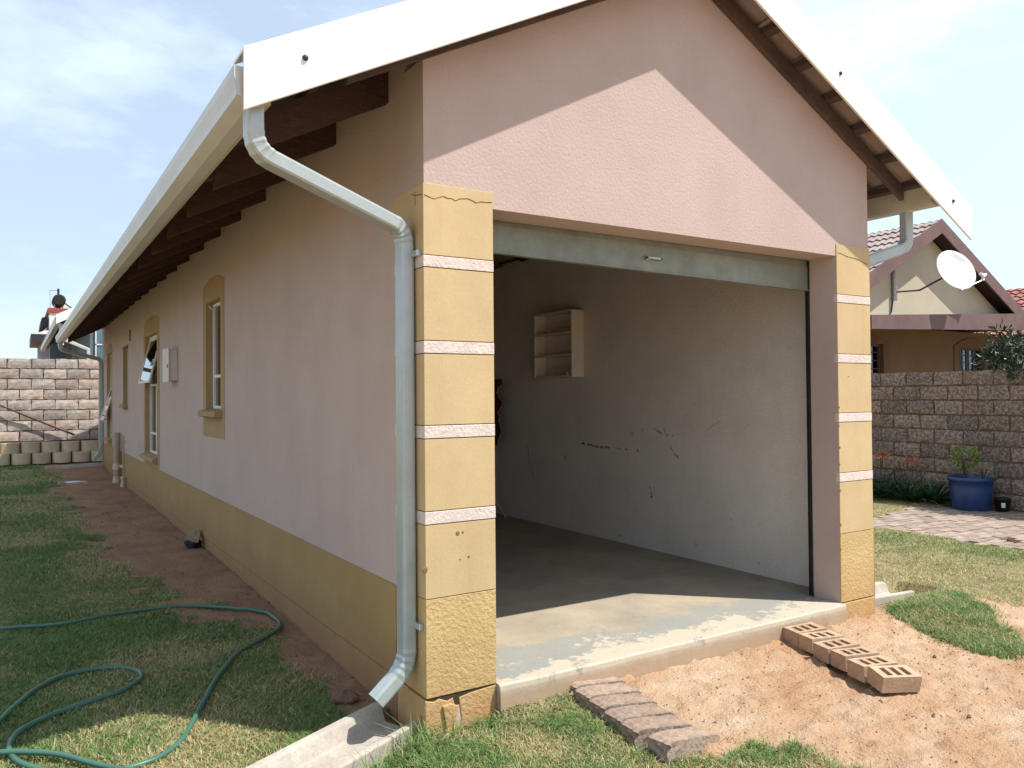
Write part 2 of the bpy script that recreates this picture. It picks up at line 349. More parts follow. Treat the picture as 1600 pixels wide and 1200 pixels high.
def ground_mat():
    m = bpy.data.materials.new('lawn_and_red_soil'); m.use_nodes = True; n = m.node_tree.nodes; l = m.node_tree.links
    b = n['Principled BSDF']; b.inputs['Roughness'].default_value = .98; b.inputs['Specular IOR Level'].default_value = .05
    g = n.new('ShaderNodeNewGeometry')
    def noise(sc, dt=6, ro=.6, st=None):
        t = n.new('ShaderNodeTexNoise'); t.inputs['Scale'].default_value = sc; t.inputs['Detail'].default_value = dt; t.inputs['Roughness'].default_value = ro
        if st:
            mq = n.new('ShaderNodeMapping'); mq.inputs['Scale'].default_value = st; mq.inputs['Rotation'].default_value = (0, 0, .35); l.new(g.outputs['Position'], mq.inputs[0]); l.new(mq.outputs[0], t.inputs[0])
        else: l.new(g.outputs['Position'], t.inputs[0])
        return t.outputs[0]
    def rg(x, a, c, d=0., e=1.):
        r = n.new('ShaderNodeMapRange'); r.inputs[1].default_value = a; r.inputs[2].default_value = c; r.inputs[3].default_value = d; r.inputs[4].default_value = e; l.new(x, r.inputs[0]); return r.outputs[0]
    def mix(f, a, c, mode='MIX'):
        x = n.new('ShaderNodeMixRGB'); x.blend_type = mode
        for i, q in enumerate((f, a, c)):
            if isinstance(q, (int, float)): x.inputs[i].default_value = q
            elif isinstance(q, tuple): x.inputs[i].default_value = (*q, 1)
            else: l.new(q, x.inputs[i])
        return x.outputs[0]
    at = n.new('ShaderNodeAttribute'); at.attribute_name = 'mask'; sp = n.new('ShaderNodeSeparateColor'); l.new(at.outputs['Color'], sp.inputs[0])
    sand = mix(rg(noise(1.0, 7, .58), .36, .64), (.425, .24, .13), (.495, .345, .225))
    sand = mix(rg(noise(3.2, 6, .6, (.6, 2.2, 1)), .50, .68, 0, .55), sand, (.56, .45, .325))
    sand = mix(rg(noise(45, 4, .6), .58, .74, 0, .45), sand, (.28, .16, .10))
    sand = mix(rg(noise(130, 2, .5), .62, .72, 0, .45), sand, (.62, .50, .40))
    soil = mix(rg(noise(2.5, 7, .65), .35, .65), (.39, .235, .15), (.28, .165, .105))
    soil = mix(rg(noise(60, 4, .6), .58, .72, 0, .6), soil, (.28, .18, .12))
    under = mix(rg(noise(3, 6, .6), .4, .6), (.24, .20, .10), (.36, .29, .16))
    under = mix(rg(noise(70, 4, .6), .45, .65, 0, .7), under, (.10, .09, .04))
    c = mix(sp.outputs[0], sand, soil); c = mix(sp.outputs[1], c, under)
    l.new(c, b.inputs['Base Color'])
    bp = n.new('ShaderNodeBump'); bp.inputs['Strength'].default_value = 1; bp.inputs['Distance'].default_value = .022
    l.new(noise(55, 6, .65), bp.inputs['Height']); l.new(bp.outputs[0], b.inputs['Normal'])
    return m
ground = fast_mesh('ground', V, F, ground_mat(), {'mask': mk}, smooth=True); tag(ground, kind='structure')

# ------------------------------------------------------------------ grass blades (nobody could count them)
def grass_mat(name):
    m = bpy.data.materials.new(name); m.use_nodes = True; n = m.node_tree.nodes; l = m.node_tree.links
    b = n['Principled BSDF']; b.inputs['Roughness'].default_value = .6; b.inputs['Specular IOR Level'].default_value = .25
    a = n.new('ShaderNodeAttribute'); a.attribute_name = 'tint'; l.new(a.outputs['Color'], b.inputs['Base Color'])
    t = n.new('ShaderNodeBsdfTranslucent'); l.new(a.outputs['Color'], t.inputs[0])
    mx_ = n.new('ShaderNodeMixShader'); mx_.inputs[0].default_value = .25; l.new(b.outputs[0], mx_.inputs[1]); l.new(t.outputs[0], mx_.inputs[2]); l.new(mx_.outputs[0], n['Material Output'].inputs[0])
    return m
GM = grass_mat('grass_blade')
def blades(name, x, y, h, w, green, label):
    """x,y arrays; h height, w width, green 0..1"""
    n = len(x); z = gz(x, y) - .004
    a = rng.uniform(0, 2 * math.pi, n); lean = rng.uniform(.25, 1.25, n) * h; d = np.stack([np.cos(a), np.sin(a)], 1)
    th = a + math.pi / 2 + rng.normal(0, .5, n); s = np.stack([np.cos(th), np.sin(th)], 1) * w[:, None] * .5
    hh = h * rng.uniform(.5, 1.0, n)
    p = np.stack([x, y], 1); V = np.zeros((n, 5, 3), np.float32)
    V[:, 0, :2] = p - s; V[:, 1, :2] = p + s; V[:, 0, 2] = V[:, 1, 2] = z
    mid = p + d * lean[:, None] * .4; V[:, 2, :2] = mid + s * .8; V[:, 3, :2] = mid - s * .8; V[:, 2, 2] = V[:, 3, 2] = z + hh * .62
    bend = rng.normal(0, .25, n)[:, None] * np.stack([-d[:, 1], d[:, 0]], 1) * h[:, None]
    V[:, 4, :2] = p + d * lean[:, None] * 1.1 + bend; V[:, 4, 2] = z + hh * rng.uniform(.75, 1.05, n)
    o = np.arange(n)[:, None] * 5
    T = np.concatenate([o + np.array([[0, 1, 2]]), o + np.array([[0, 2, 3]]), o + np.array([[3, 2, 4]])], 0)
    gcol = np.stack([rng.uniform(.08, .16, n), rng.uniform(.175, .28, n), rng.uniform(.045, .075, n)], 1)
    scol = np.stack([rng.uniform(.42, .62, n), rng.uniform(.36, .50, n), rng.uniform(.18, .28, n)], 1)
    isg = (rng.uniform(0, 1, n) < green)[:, None]; blend = rng.uniform(0, .35, n)[:, None]
    c = np.where(isg, gcol * (1 - blend * .6) + scol * blend * .6, scol * (1 - blend) + gcol * blend)
    ob = fast_mesh(name, V.reshape(-1, 3), T, GM, {'tint': np.repeat(c, 5, 0)}, k=3)
    return tag(ob, label, 'grass', kind='stuff')
def scatter(x0, x1, y0, y1, dens, test):
    n = int((x1 - x0) * (y1 - y0) * dens); x = rng.uniform(x0, x1, n); y = rng.uniform(y0, y1, n); k = test(x, y); x, y = x[k], y[k]
    f = rng.uniform(0, 1, len(x)) < .22; x = x + np.where(f, rng.normal(0, .06, len(x)), 0); y = y + np.where(f, rng.normal(0, .06, len(x)), 0)
    k = ~((x > -.02) & (y > -.02) & (x < 3.32)); return x[k], y[k]
# front grass
CHAN = [(-.08, .37), (.0, .08), (-.95, -.32), (-1.02, -.06)]
def t_front(x, y):
    m = masks(x, y); return m[5] & m[2] & (x > -1.5) & ((y < .02) | (x < -.0)) & ~inside(CHAN, x, y) & ~((x > .33) & (y > .01)) & (fbm(x, y, 5, 21) > .20) & ~(((x - .78) / .16) ** 2 + ((y + .62) / .13) ** 2 < fbm(x, y, 9, 4) * 1.2)
x, y = scatter(-1.5, 1.6, -2.3, .12, 21000, t_front)
gfn = fbm(x, y, 3.5, 31)
k = fbm(x, y, 7, 33) + rng.uniform(-.25, .25, len(x)) > .34; x, y, gfn = x[k], y[k], gfn[k]
blades('front_grass', x, y, .022 + .036 * fbm(x, y, 6, 32), np.full(len(x), .0042), np.clip(.60 + (gfn - .45) * 2.6, .15, .95), 'short green and straw grass in front of the cracked yellow pillar')
def t_left(x, y):
    m = masks(x, y); return m[2] & (x < .1) & ~inside(CHAN, x, y) & ~((x > -.3) & (y < .42) & (y > .05) & (x > -.02))
parts_ = []
for (a, b_, c_, d_, dn) in [(-3.0, .1, -.02, 3.2, 13500), (-3.4, 0, 3.2, 6.5, 5000), (-3.6, 0, 6.5, 16.2, 2100)]:
    x, y = scatter(a, b_, c_, d_, dn, t_left); parts_.append((x, y))
x = np.concatenate([p[0] for p in parts_]); y = np.concatenate([p[1] for p in parts_])
gn = fbm(x, y, 1.6, 41); near = sm((-x - .7) / .7)
gl_ = np.clip(.72 + (gn - .5) * 2.8 - .30 * near * sm((2.2 - y) / 1.6), .2, .98)
wd = np.interp(y, [0, 3, 8, 16], [.0042, .005, .008, .012])
blades('side_lawn', x, y, .018 + .034 * fbm(x, y, 4, 42) + .008 * sm((y - 3) / 4), wd, gl_, 'shaded lawn of green and dry blades along the left side of the house')
def t_right(x, y):
    m = masks(x, y); return m[4] & m[2] & ~m[3] & ~((x < 4.35) & (y < .55) & (y > .12) & (x < 4.3))
x, y = scatter(3.2, 9.1, -2.6, 6.0, 3300, t_right)
gn = fbm(x, y, 1.1, 51); edge = np.exp(-((x - 6.25) / .35) ** 2)
k = rng.uniform(0, 1, len(x)) < np.clip(.35 + (fbm(x, y, 2.3, 53) - .35) * 2.4 + edge, .15, 1); x, y, gn, edge = x[k], y[k], gn[k], edge[k]
blades('right_lawn', x, y, .018 + .02 * fbm(x, y, 3, 52), np.full(len(x), .0065), np.clip(.34 + (gn - .5) * 2.2 + .55 * edge, .08, .95), 'sunlit dry lawn between the house and the brick path')
x, y = scatter(3.0, 4.6, -1.1, .35, 16000, lambda x, y: masks(x, y)[3] & ~inside([(3.3, .1), (4.2, .08), (4.25, .6), (3.3, .6)], x, y))
blades('grass_clump', x, y, .030 + .035 * fbm(x, y, 5, 62), np.full(len(x), .0045), np.clip(.75 + (fbm(x, y, 5, 61) - .5) * 1.0, .4, .95), 'thick green patch of grass beside the right pillar')
# taller weeds at the corner by the spout
n = 260; x = np.concatenate([rng.normal(-.05, .05, 150), rng.uniform(-.6, .1, 110)]); y = np.concatenate([rng.normal(.02, .07, 150), rng.uniform(-.12, .02, 110) + 0])
k = ~((x > 0) & (y > -.01)); x = x[k]; y = np.where(x < -.1, y + x * .35 - .02, y)[k] if False else y[k]
y = np.where(x < -.1, -.01 + x * .42 - rng.uniform(0, .1, len(x)), y)
blades('weed_tuft', x, y, rng.uniform(.06, .17, len(x)), np.full(len(x), .006), np.full(len(x), .93), 'tall dark green weeds growing at the foot of the corner pillar')

# ------------------------------------------------------------------ garage house
W = 3.30; LEN = 15.38; EX = .36; XR = 2.955; ZS = .1556; LZ = 2.405; MID = 1.65; K = .515; ZA = 3.87
def under(x): return ZA - K * abs(x - MID)            # underside of the rafters
house = empty('house', (0, 0, 0), 'single storey pink and yellow plastered house with an open garage in its gable end', 'house')
def grid_wall(mb, u0, u1, z0, z1, holes, P, t, m=0, mr=0):
    """rectangle with rectangular holes; P(u,z,d) -> point, thickness t"""
    us = sorted({u0, u1} | {h[i] for h in holes for i in (0, 1)}); zs = sorted({z0, z1} | {h[i] for h in holes for i in (2, 3)})
    hole = lambda a, b: any(h[0] <= a < h[1] and h[2] <= b < h[3] for h in holes)
    nu, nz = len(us) - 1, len(zs) - 1; H = [[hole((us[i] + us[i + 1]) / 2, (zs[j] + zs[j + 1]) / 2) for j in range(nz)] for i in range(nu)]
    for i in range(nu):
        for j in range(nz):
            a, b, c, d = us[i], us[i + 1], zs[j], zs[j + 1]
            if H[i][j]: continue
            mb.add([P(a, c, 0), P(b, c, 0), P(b, d, 0), P(a, d, 0)], [(0, 1, 2, 3)], m)
            mb.add([P(a, c, t), P(b, c, t), P(b, d, t), P(a, d, t)], [(3, 2, 1, 0)], mr)
            if i == 0 or H[i - 1][j]: mb.add([P(a, c, 0), P(a, d, 0), P(a, d, t), P(a, c, t)], [(0, 1, 2, 3)], m)
            if i == nu - 1 or H[i + 1][j]: mb.add([P(b, c, 0), P(b, d, 0), P(b, d, t), P(b, c, t)], [(0, 1, 2, 3)], m)
            if j == 0 or H[i][j - 1]: mb.add([P(a, c, 0), P(b, c, 0), P(b, c, t), P(a, c, t)], [(0, 1, 2, 3)], m)
            if j == nz - 1 or H[i][j + 1]: mb.add([P(a, d, 0), P(b, d, 0), P(b, d, t), P(a, d, t)], [(0, 1, 2, 3)], m)
WIN = [(4.17, 4.80, 1.40, 2.42), (7.92, 9.02, .745, 2.38), (11.14, 11.66, 1.42, 2.40), (13.62, 14.44, .745, 2.40)]
mb = MB()
grid_wall(mb, .20, LEN, -.15, 3.0, WIN, lambda u, z, d: (d, u, z), .15)
mb.prism([(0, 3.0), (.15, 3.0), (.15, under(.15) + .10), (0, under(0) + .10)], 'y', .2, LEN)
wl = mb.build('side_wall', M['pinkside'], house); tag(wl, 'mauve pink long side wall in the shade')
mb = MB()   # gable wall with the garage opening
grid_wall(mb, 0, W, -.15, 3.0, [(EX, XR, -.15, LZ)], lambda u, z, d: (u, d, z), .20)
mb.prism([(0, 3.0), (W, 3.0), (W, under(W) + .03), (MID, under(MID) + .03), (0, under(0) + .03)], 'y', 0, .20)
gw = mb.build('gable_wall', M['pink'], house); tag(gw, 'sunlit textured pink gable wall above the garage opening')
mb = MB(); mb.box(3.15, W, .22, 6.2, ZS - .3, under(W) - .04); mb.box(3.15, W, 6.2, LEN, -.15, under(W) - .04)
mb.build('right_wall', M['garage_wall'], house)
mb = MB(); mb.box(.15, 3.15, 6.2, 6.32, 0, 3.02); mb.prism([(.15, 3.02), (3.15, 3.02), (MID, under(MID) - .02)], 'y', 6.2, 6.32)
mb.build('inner_wall', M['garage_wall'], house)
for a, b in ((10.3, 10.4), (12.6, 12.7), (15.2, LEN - .002)): mb = MB(); mb.box(.15, 3.15, a, b, 0, 3.0); mb.build('inner_wall', M['garage_wall'], house)
mb = MB(); mb.box(.15, 3.15, 6.32, 15.2, 2.75, 2.79); mb.build('ceiling_board', M['interior'], house)
mb = MB(); mb.prism([(0, 3.0), (W, 3.0), (W, under(W)), (MID, under(MID)), (0, under(0))], 'y', LEN + .001, LEN + .10); mb.box(0, W, LEN + .001, LEN + .15, -.15, 3.0)
mb.build('rear_gable_wall', M['pink'], house)

# garage slab with the worn front edge
def slab_mat():
    m = bpy.data.materials.new('worn_garage_concrete'); m.use_nodes = True; n = m.node_tree.nodes; l = m.node_tree.links
    b = n['Principled BSDF']; b.inputs['Roughness'].default_value = .8; b.inputs['Specular IOR Level'].default_value = .25
    g = n.new('ShaderNodeNewGeometry'); sp = n.new('ShaderNodeSeparateXYZ'); l.new(g.outputs['Position'], sp.inputs[0])
    def noise(sc, dt=6, ro=.6):
        t = n.new('ShaderNodeTexNoise'); t.inputs['Scale'].default_value = sc; t.inputs['Detail'].default_value = dt; t.inputs['Roughness'].default_value = ro; l.new(g.outputs['Position'], t.inputs[0]); return t.outputs[0]
    def rg(x, a, c, d=0., e=1.):
        r = n.new('ShaderNodeMapRange'); r.inputs[1].default_value = a; r.inputs[2].default_value = c; r.inputs[3].default_value = d; r.inputs[4].default_value = e; l.new(x, r.inputs[0]); return r.outputs[0]
    def mix(f, a, c):
        x = n.new('ShaderNodeMixRGB')
        for i, q in enumerate((f, a, c)):
            if isinstance(q, (int, float)): x.inputs[i].default_value = q
            elif isinstance(q, tuple): x.inputs[i].default_value = (*q, 1)
            else: l.new(q, x.inputs[i])
        return x.outputs[0]
    def mth(op, a, c):
        x = n.new('ShaderNodeMath'); x.operation = op
        for i, q in enumerate((a, c)):
            if isinstance(q, (int, float)): x.inputs[i].default_value = q
            else: l.new(q, x.inputs[i])
        return x.outputs[0]
    c = mix(rg(noise(2.0, 7, .65), .35, .65), (.40, .335, .245), (.27, .235, .18))
    c = mix(rg(noise(1.3, 5), .5, .7, 0, .6), c, (.40, .31, .21))
    # weathered band behind the door line: pale screed worn through to grey
    band = mth('ADD', sp.outputs[1], mth('MULTIPLY', mth('SUBTRACT', noise(2.2, 8, .7), .5), 1.1))
    c = mix(rg(band, .33, .42, .8, 0), c, (.265, .27, .245))
    band2 = mth('ADD', sp.outputs[1], mth('MULTIPLY', mth('SUBTRACT', noise(3.8, 10, .78), .5), 1.25))
    c = mix(rg(band2, .12, .14, .85, 0), c, (.50, .43, .33))
    spots = rg(noise(5, 10, .8), .57, .59)
    c = mix(mth('MULTIPLY', spots, rg(sp.outputs[1], .35, .6, .85, 0)), c, (.25, .265, .245))
    c = mix(rg(noise(60, 3), .6, .7, 0, .35), c, (.16, .14, .11))
    nz = mth('ADD', sp.outputs[2], mth('MULTIPLY', noise(6, 5), .05))
    c = mix(rg(nz, .12, .172, .92, 0), c, (.37, .265, .17))
    l.new(c, b.inputs['Base Color'])
    bp = n.new('ShaderNodeBump'); bp.inputs['Strength'].default_value = .5; bp.inputs['Distance'].default_value = .004; l.new(noise(40, 6, .6), bp.inputs['Height']); l.new(bp.outputs[0], b.inputs['Normal'])
    return m
mb = MB()
xs_ = np.linspace(EX, XR, 60)
prof = [(-.052, -.15), (-.050, .05), (-.047, .125), (-.043, .148), (-.034, ZS)]
V_ = []; 
for xq in xs_:
    w_ = (float(fbm(xq, 0, 5, 71)) - .5) * .02
    for (yy, zz) in prof: V_.append((xq, yy + w_ + .003, zz + (w_ * .15 if zz > .1 else 0)))
k_ = len(prof)
mb.add(V_, [(i * k_ + j, (i + 1) * k_ + j, (i + 1) * k_ + j + 1, i * k_ + j + 1) for i in range(len(xs_) - 1) for j in range(k_ - 1)])
for c_ in (0, (len(xs_) - 1) * k_):
    e_ = [mb.v[c_ + j] for j in range(k_)] + [(mb.v[c_][0], .0, ZS), (mb.v[c_][0], .0, -.15)]
    mb.add(e_, [tuple(range(len(e_)))])
V_ = []
for i, xq in enumerate(xs_):
    V_ += [mb.v[i * k_ + k_ - 1], (xq, .205, ZS)]
mb.add(V_, [(2 * i, 2 * i + 2, 2 * i + 3, 2 * i + 1) for i in range(len(xs_) - 1)])
mb.add([(.15, .205, ZS), (3.15, .205, ZS), (3.15, 6.2, ZS), (.15, 6.2, ZS)], [(0, 1, 2, 3)])
mb.box(.15, 3.15, 6.33, 15.2, 0, ZS)
mb.build('floor_slab', slab_mat(), house)

# corner pillars with rough pink bands
ZB = [(2.100, 2.156), (1.708, 1.767), (1.322, 1.3825), (.934, .994)]
def pillar(x0, x1, y0, y1, side):
    p = MB(); g = .0018; d = .008
    segs = [(.1556, .600, 1), (.600, ZB[3][0], 0), (ZB[3][1], ZB[2][0], 0), (ZB[2][1], ZB[1][0], 0), (ZB[1][1], ZB[0][0], 0), (ZB[0][1], 2.483, 0)]
    for a, b, mi in segs: p.box(x0, x1, y0, y1, a + g, b - g, mi)
    p.box(x0 + d * .5, x1 - d * .5, y0 + d * .5, y1 - d * .5, .10, 2.478, 2)
    ob = p.build('corner_pillar', [M['yellow'], M['yellowrough'], M['crack']], house, bevel=.0015)
    for a, b in ZB:
        q = MB(); q.box(x0 - .002, x1 + .001, y0 - .002, y1 - .001, a + .002, b - .002); q.build('pink_band', M['pinkrough'], ob, bevel=.002)
    return ob
pl = pillar(-.006, EX, -.006, .32, -1); pl['label'] = 'yellow pillar at the left corner with four pink bands, chips and a cracked foot'
pr_ = pillar(XR + .001, W + .006, -.006, .02, 1); pr_['label'] = 'yellow pillar right of the garage opening with four pink bands'
# chipped and cracked feet
mb = MB()
mb.prism([(-.012, -.12), (.13, -.12), (.125, -.02), (.150, .06), (.128, .138), (.10, .128), (.058, .146), (.03, .138), (-.012, .149)], 'y', -.0055, .2)
mb.prism([(.155, -.12), (EX - .002, -.12), (EX - .002, .151), (.30, .148), (.22, .142), (.158, .132), (.172, .04)], 'y', -.0045, .2)
mb.prism([(.09, -.12), (.165, -.12), (.150, -.01), (.142, .05), (.148, .100), (.11, .118), (.07, .112), (.085, .03)], 'y', -.018, -.0058)
mb.box(-.005, .1, .0, .32, -.12, .150)
ft = mb.build('pillar_foot', M['yellowrough'], pl, bevel=.005); ft['label'] = 'cracked foot of the left pillar with a loose plaster flake'
mb = MB(); mb.box(XR + .003, W + .009, -.009, .02, -.12, .150); mb.build('pillar_foot', M['yellowrough'], pr_, bevel=.004)
def crack(path, w, parent, plane='y', off=-.0078):
    q = MB(); pts = []
    for i in range(len(path) - 1):
        (a, b), (c, d) = path[i], path[i + 1]; nseg = max(1, int(math.hypot(c - a, d - b) / .018))
        for j in range(nseg): t = j / nseg; pts.append((a + (c - a) * t + random.uniform(-.002, .002), b + (d - b) * t + random.uniform(-.004, .004)))
    pts.append(path[-1])
    for i in range(len(pts) - 1):
        a, b = pts[i], pts[i + 1]; ww = w * random.uniform(.4, 1.2)
        if plane == 'y': q.hexa([(a[0], off, a[1] - ww), (b[0], off, b[1] - ww), (b[0], off + .002, b[1] - ww), (a[0], off + .002, a[1] - ww), (a[0], off, a[1] + ww), (b[0], off, b[1] + ww), (b[0], off + .002, b[1] + ww), (a[0], off + .002, a[1] + ww)])
        else: q.hexa([(off, a[0], a[1] - ww), (off, b[0], b[1] - ww), (off + .002, b[0], b[1] - ww), (off + .002, a[0], a[1] - ww), (off, a[0], a[1] + ww), (off, b[0], b[1] + ww), (off + .002, b[0], b[1] + ww), (off + .002, a[0], a[1] + ww)])
    q.build('crack', M['crack'], parent)
crack([(.0, 2.43), (.05, 2.415), (.10, 2.432), (.16, 2.42), (.22, 2.44), (.27, 2.425), (.355, 2.435)], .0012, pl)
crack([(XR + .01, 2.43), (XR + .1, 2.41), (XR + .2, 2.40), (XR + .33, 2.375)], .0012, pr_)
crack([(.0, 2.43), (.07, 2.44), (.12, 2.455)], .0012, pl, 'x')
crack([(.075, 2.40), (.078, 2.455)], .004, pl, 'x')
for (cx_, cz_, r_) in [(.158, .883, .011), (.185, .885, .006), (.215, .77, .006), (.17, .762, .004), (-.011, .735, .016), (3.10, .95, .004), (2.960, 1.42, .008), (2.959, 1.30, .005), (2.961, 1.16, .009), (2.959, 1.05, .006), (2.961, .88, .007), (2.960, .66, .010), (2.961, .50, .006), (3.06, 1.62, .004)]:
    mb = MB(); mb.lathe((cx_, -.0065, cz_), [(r_, -.0), (r_ * .8, .0015), (.0001, .002)], 7, axis=(0, -1, 0)); mb.build('chip', M['chip'], pl if cx_ < 2 else pr_)

# plinth along the side wall
mb = MB()
for a, b in ((.325, 7.905), (9.035, 13.60), (14.46, LEN)):
    mb.box(-.008, .01, a, b, .160, .600)
for a, b in ((7.905, 9.035), (13.60, 14.46)): mb.box(-.008, .01, a, b, .160, .600)
mb.box(-.006, .01, .325, LEN, -.15, .155)
mb.build('plinth', M['ochre'], house, bevel=.002)
mb = MB(); mb.box(.02, W + .006, -.006, .0, -.12, -.05); mb.box(XR + .4, W + .01, .02, .2, -.12, .6); mb.build('base_course', M['ochre'], house)

# windows in the long wall
def casement(y0, y1, z0, z1, x0=.055, bars=(), mull=(), sash=None, glassmat='glass'):
    w = MB(); t = .028; d = .045
    w.box(x0, x0 + d, y0, y0 + t, z0, z1); w.box(x0, x0 + d, y1 - t, y1, z0, z1)
    w.box(x0, x0 + d, y0 + t, y1 - t, z0, z0 + t); w.box(x0, x0 + d, y0 + t, y1 - t, z1 - t, z1)
    for zb in bars: w.box(x0 + .002, x0 + d - .002, y0 + t, y1 - t, zb - .014, zb + .014)
    for yb in mull: w.box(x0 + .004, x0 + d - .004, yb - .012, yb + .012, z0 + t, (bars[-1] if bars else z1) - .014)
    return w
def surround(y0, y1, z0, zt, op, z_base):
    s = MB(); n_ = 12; arch = []
    for i in range(n_ + 1):
        t = i / n_; yy = y1 + (y0 - y1) * t; arch.append((yy, zt - .09 + .075 * (1 - (2 * t - 1) ** 2)))
    a0, a1, b0, b1 = op
    x0, x1 = -.006, .006
    s.prism([(y0, z_base), (a0, z_base), (a0, zt - .16 if False else b1), (y0, b1)], 'x', x0, x1)
    s.prism([(a1, z_base), (y1, z_base), (y1, b1), (a1, b1)], 'x', x0, x1)
    s.prism([(y0, b1), (y1, b1)] + arch, 'x', x0, x1)
    if z_base < b0: s.prism([(a0, z_base), (a1, z_base), (a1, b0), (a0, b0)], 'x', x0, x1)
    # reveals of the opening, painted like the surround
    g = .004
    s.box(.001, .152, a0, a0 + g, b0, b1); s.box(.001, .152, a1 - g, a1, b0, b1); s.box(.001, .152, a0 + g, a1 - g, b1 - g, b1); s.box(.001, .152, a0 + g, a1 - g, b0, b0 + g)
    return s
def sill(y0, y1, z, out=.075):
    s = MB(); s.prism([(-out, z - .055), (-out, z - .02), (-out + .012, z - .008), (.05, z + .012), (.05, z - .055), (-out + .012, z - .062)], 'y', y0, y1); return s
def window(op, sur, kind):
    y0, y1, z0, z1 = op; g = .005
    if kind == 'small': w = casement(y0 + g, y1 - g, z0 + .012, z1 - g, bars=(1.72,))
    elif kind == 'tall': w = casement(y0 + g, y1 - g, z0 + .012, z1 - g, bars=(1.03, 1.70), mull=((y0 + y1) / 2,))
    elif kind == 'slot': w = casement(y0 + g, y1 - g, z0 + .012, z1 - g, x0=.09)
    else: w = casement(y0 + g, y1 - g, z0 + .012, z1 - g, bars=(1.10, 1.72))
    f = w.build('window', M['wframe'], house, bevel=.003)
    s = surround(*sur[:4], op, sur[4]); s.build('surround', M['ochre2'], f, bevel=.002)
    sill(y0 - .06, y1 + .06, z0 - .0).build('sill', M['ochre2'], f, bevel=.004)
    xg = .075 if kind != 'slot' else .11
    p = MB()
    zr = {'small': [(z0 + .04, 1.706), (1.734, z1 - .033)], 'tall': [(z0 + .04, 1.016), (1.044, 1.686)], 'slot': [(z0 + .04, z1 - .033)], 'far': [(z0 + .04, 1.086), (1.734, z1 - .033)]}[kind]
    for a, b in zr: p = MB(); p.box(xg, xg + .004, y0 + .033, y1 - .033, a, b); p.build('pane', M['glass'], f)
    if kind in ('tall', 'far'):
        b_ = MB()     # burglar bars behind the glass
        for zb in np.arange(z0 + .12, z1 - .1, .14): b_.tube([(.125, y0 + .01, zb), (.125, y1 - .01, zb)], .006, k=6)
        for yb_ in (y0 + .02, (y0 + y1) / 2, y1 - .02): b_.tube([(.125, yb_, z0 + .03), (.125, yb_, z1 - .03)], .007, k=6)
        b_.build('burglar_bars', M['wframe'], f)
        zt_, zb_, out = (z1 - .04, 1.72, .155) if kind == 'tall' else (1.72, 1.10, .20)
        lean = out / (zt_ - zb_)
        def S(yq, t, off=0): return (.052 - out * t + off, yq, zt_ - (zt_ - zb_) * t)
        sp_ = MB(); a, b = y0 + .04, y1 - .04; tt = .03
        for (ya, yb, ta, tb) in [(a, a + tt, 0, 1), (b - tt, b, 0, 1), (a + tt, b - tt, 0, .05), (a + tt, b - tt, .95, 1)]:
            P_ = [S(ya, tb, -.0), S(yb, tb, 0), S(yb, tb, .022), S(ya, tb, .022), S(ya, ta, 0), S(yb, ta, 0), S(yb, ta, .022), S(ya, ta, .022)]
            sp_.hexa(P_)
        sash = sp_.build('open_sash', M['wframe'], f, bevel=.002)
        q = MB(); q.hexa([S(a + tt, .95, .008), S(b - tt, .95, .008), S(b - tt, .95, .012), S(a + tt, .95, .012), S(a + tt, .05, .008), S(b - tt, .05, .008), S(b - tt, .05, .012), S(a + tt, .05, .012)])
        q.build('sash_pane', M['glass'], f)
        q = MB(); q.tube([(.05, (a + b) / 2, zb_ + .02), (-out * .5 + .05, (a + b) / 2 + .02, zb_ + .015), S((a + b) / 2, .97, .02)], .006, k=6)
        q.build('window_stay', M['steel'], f)
    else:
        q = MB(); q.tube([(.05, y1 - .03, z1 - .05), (.03, y1 - .035, z1 - .045), (.02, y1 - .03, z1 - .02)], .008, k=6); q.build('hinge', M['wframe'], f)
    return f
f1 = window(WIN[0], (4.03, 4.95, 0, 2.66, 1.15), 'small'); f1['label'] = 'narrow white window with ochre surround nearest the garage'
f2 = window(WIN[1], (7.74, 9.15, 0, 2.64, .602), 'tall'); f2['label'] = 'tall white window with its top sash pushed open'
f3 = window(WIN[2], (11.05, 11.75, 0, 2.40, 1.33), 'slot'); f3['label'] = 'narrow deep slot window high in the side wall'
f4 = window(WIN[3], (13.52, 14.54, 0, 2.60, .602), 'far'); f4['label'] = 'farthest side window with its sash tilted open'
mb = MB(); mb.box(-.004, .0, 10.70, 10.84, 2.44, 2.62); mb.build('air_brick', M['crack'], house)

# roof: rafters, battens, tiles, barge boards, fascia, gutters
EAVE = 2.46
def zr_(x, off): return ZA - K * abs(x - MID) + off
roof = MB()
def tiles(mb, e0, along, upv, L_, S_, course=.345, period=.30, amp=.018, lift=.03, per=8, m=0, th=.02):
    e0 = Vector(e0); a = Vector(along).normalized(); u = Vector(upv).normalized(); n_ = a.cross(u).normalized()
    if n_.z < 0: n_ = -n_
    nn = int(L_ / period * per); nc = int(math.ceil(S_ / course))
    for c in range(nc):
        s0 = c * course; s1 = min(S_, s0 + course) + .03
        v = []
        for (s_, h) in ((s0, -th + lift), (s0, lift), (s1, 0.0)):
            for i in range(nn + 1):
                t = L_ * i / nn; w = amp * (1 + math.sin(2 * math.pi * t / period)); v.append(e0 + a * t + u * s_ + n_ * (w + h))
        k = nn + 1
        mb.add(v, [(r * k + i, r * k + i + 1, (r + 1) * k + i + 1, (r + 1) * k + i) for r in range(2) for i in range(nn)], m)
ux = Vector((1, 0, K)).normalized(); SL = 2.43 / ux.x
tiles(roof, (MID - 2.43, -.222, zr_(MID - 2.43, .150)), (0, 1, 0), (1, 0, K), LEN + .20, SL, amp=.012, lift=.02)
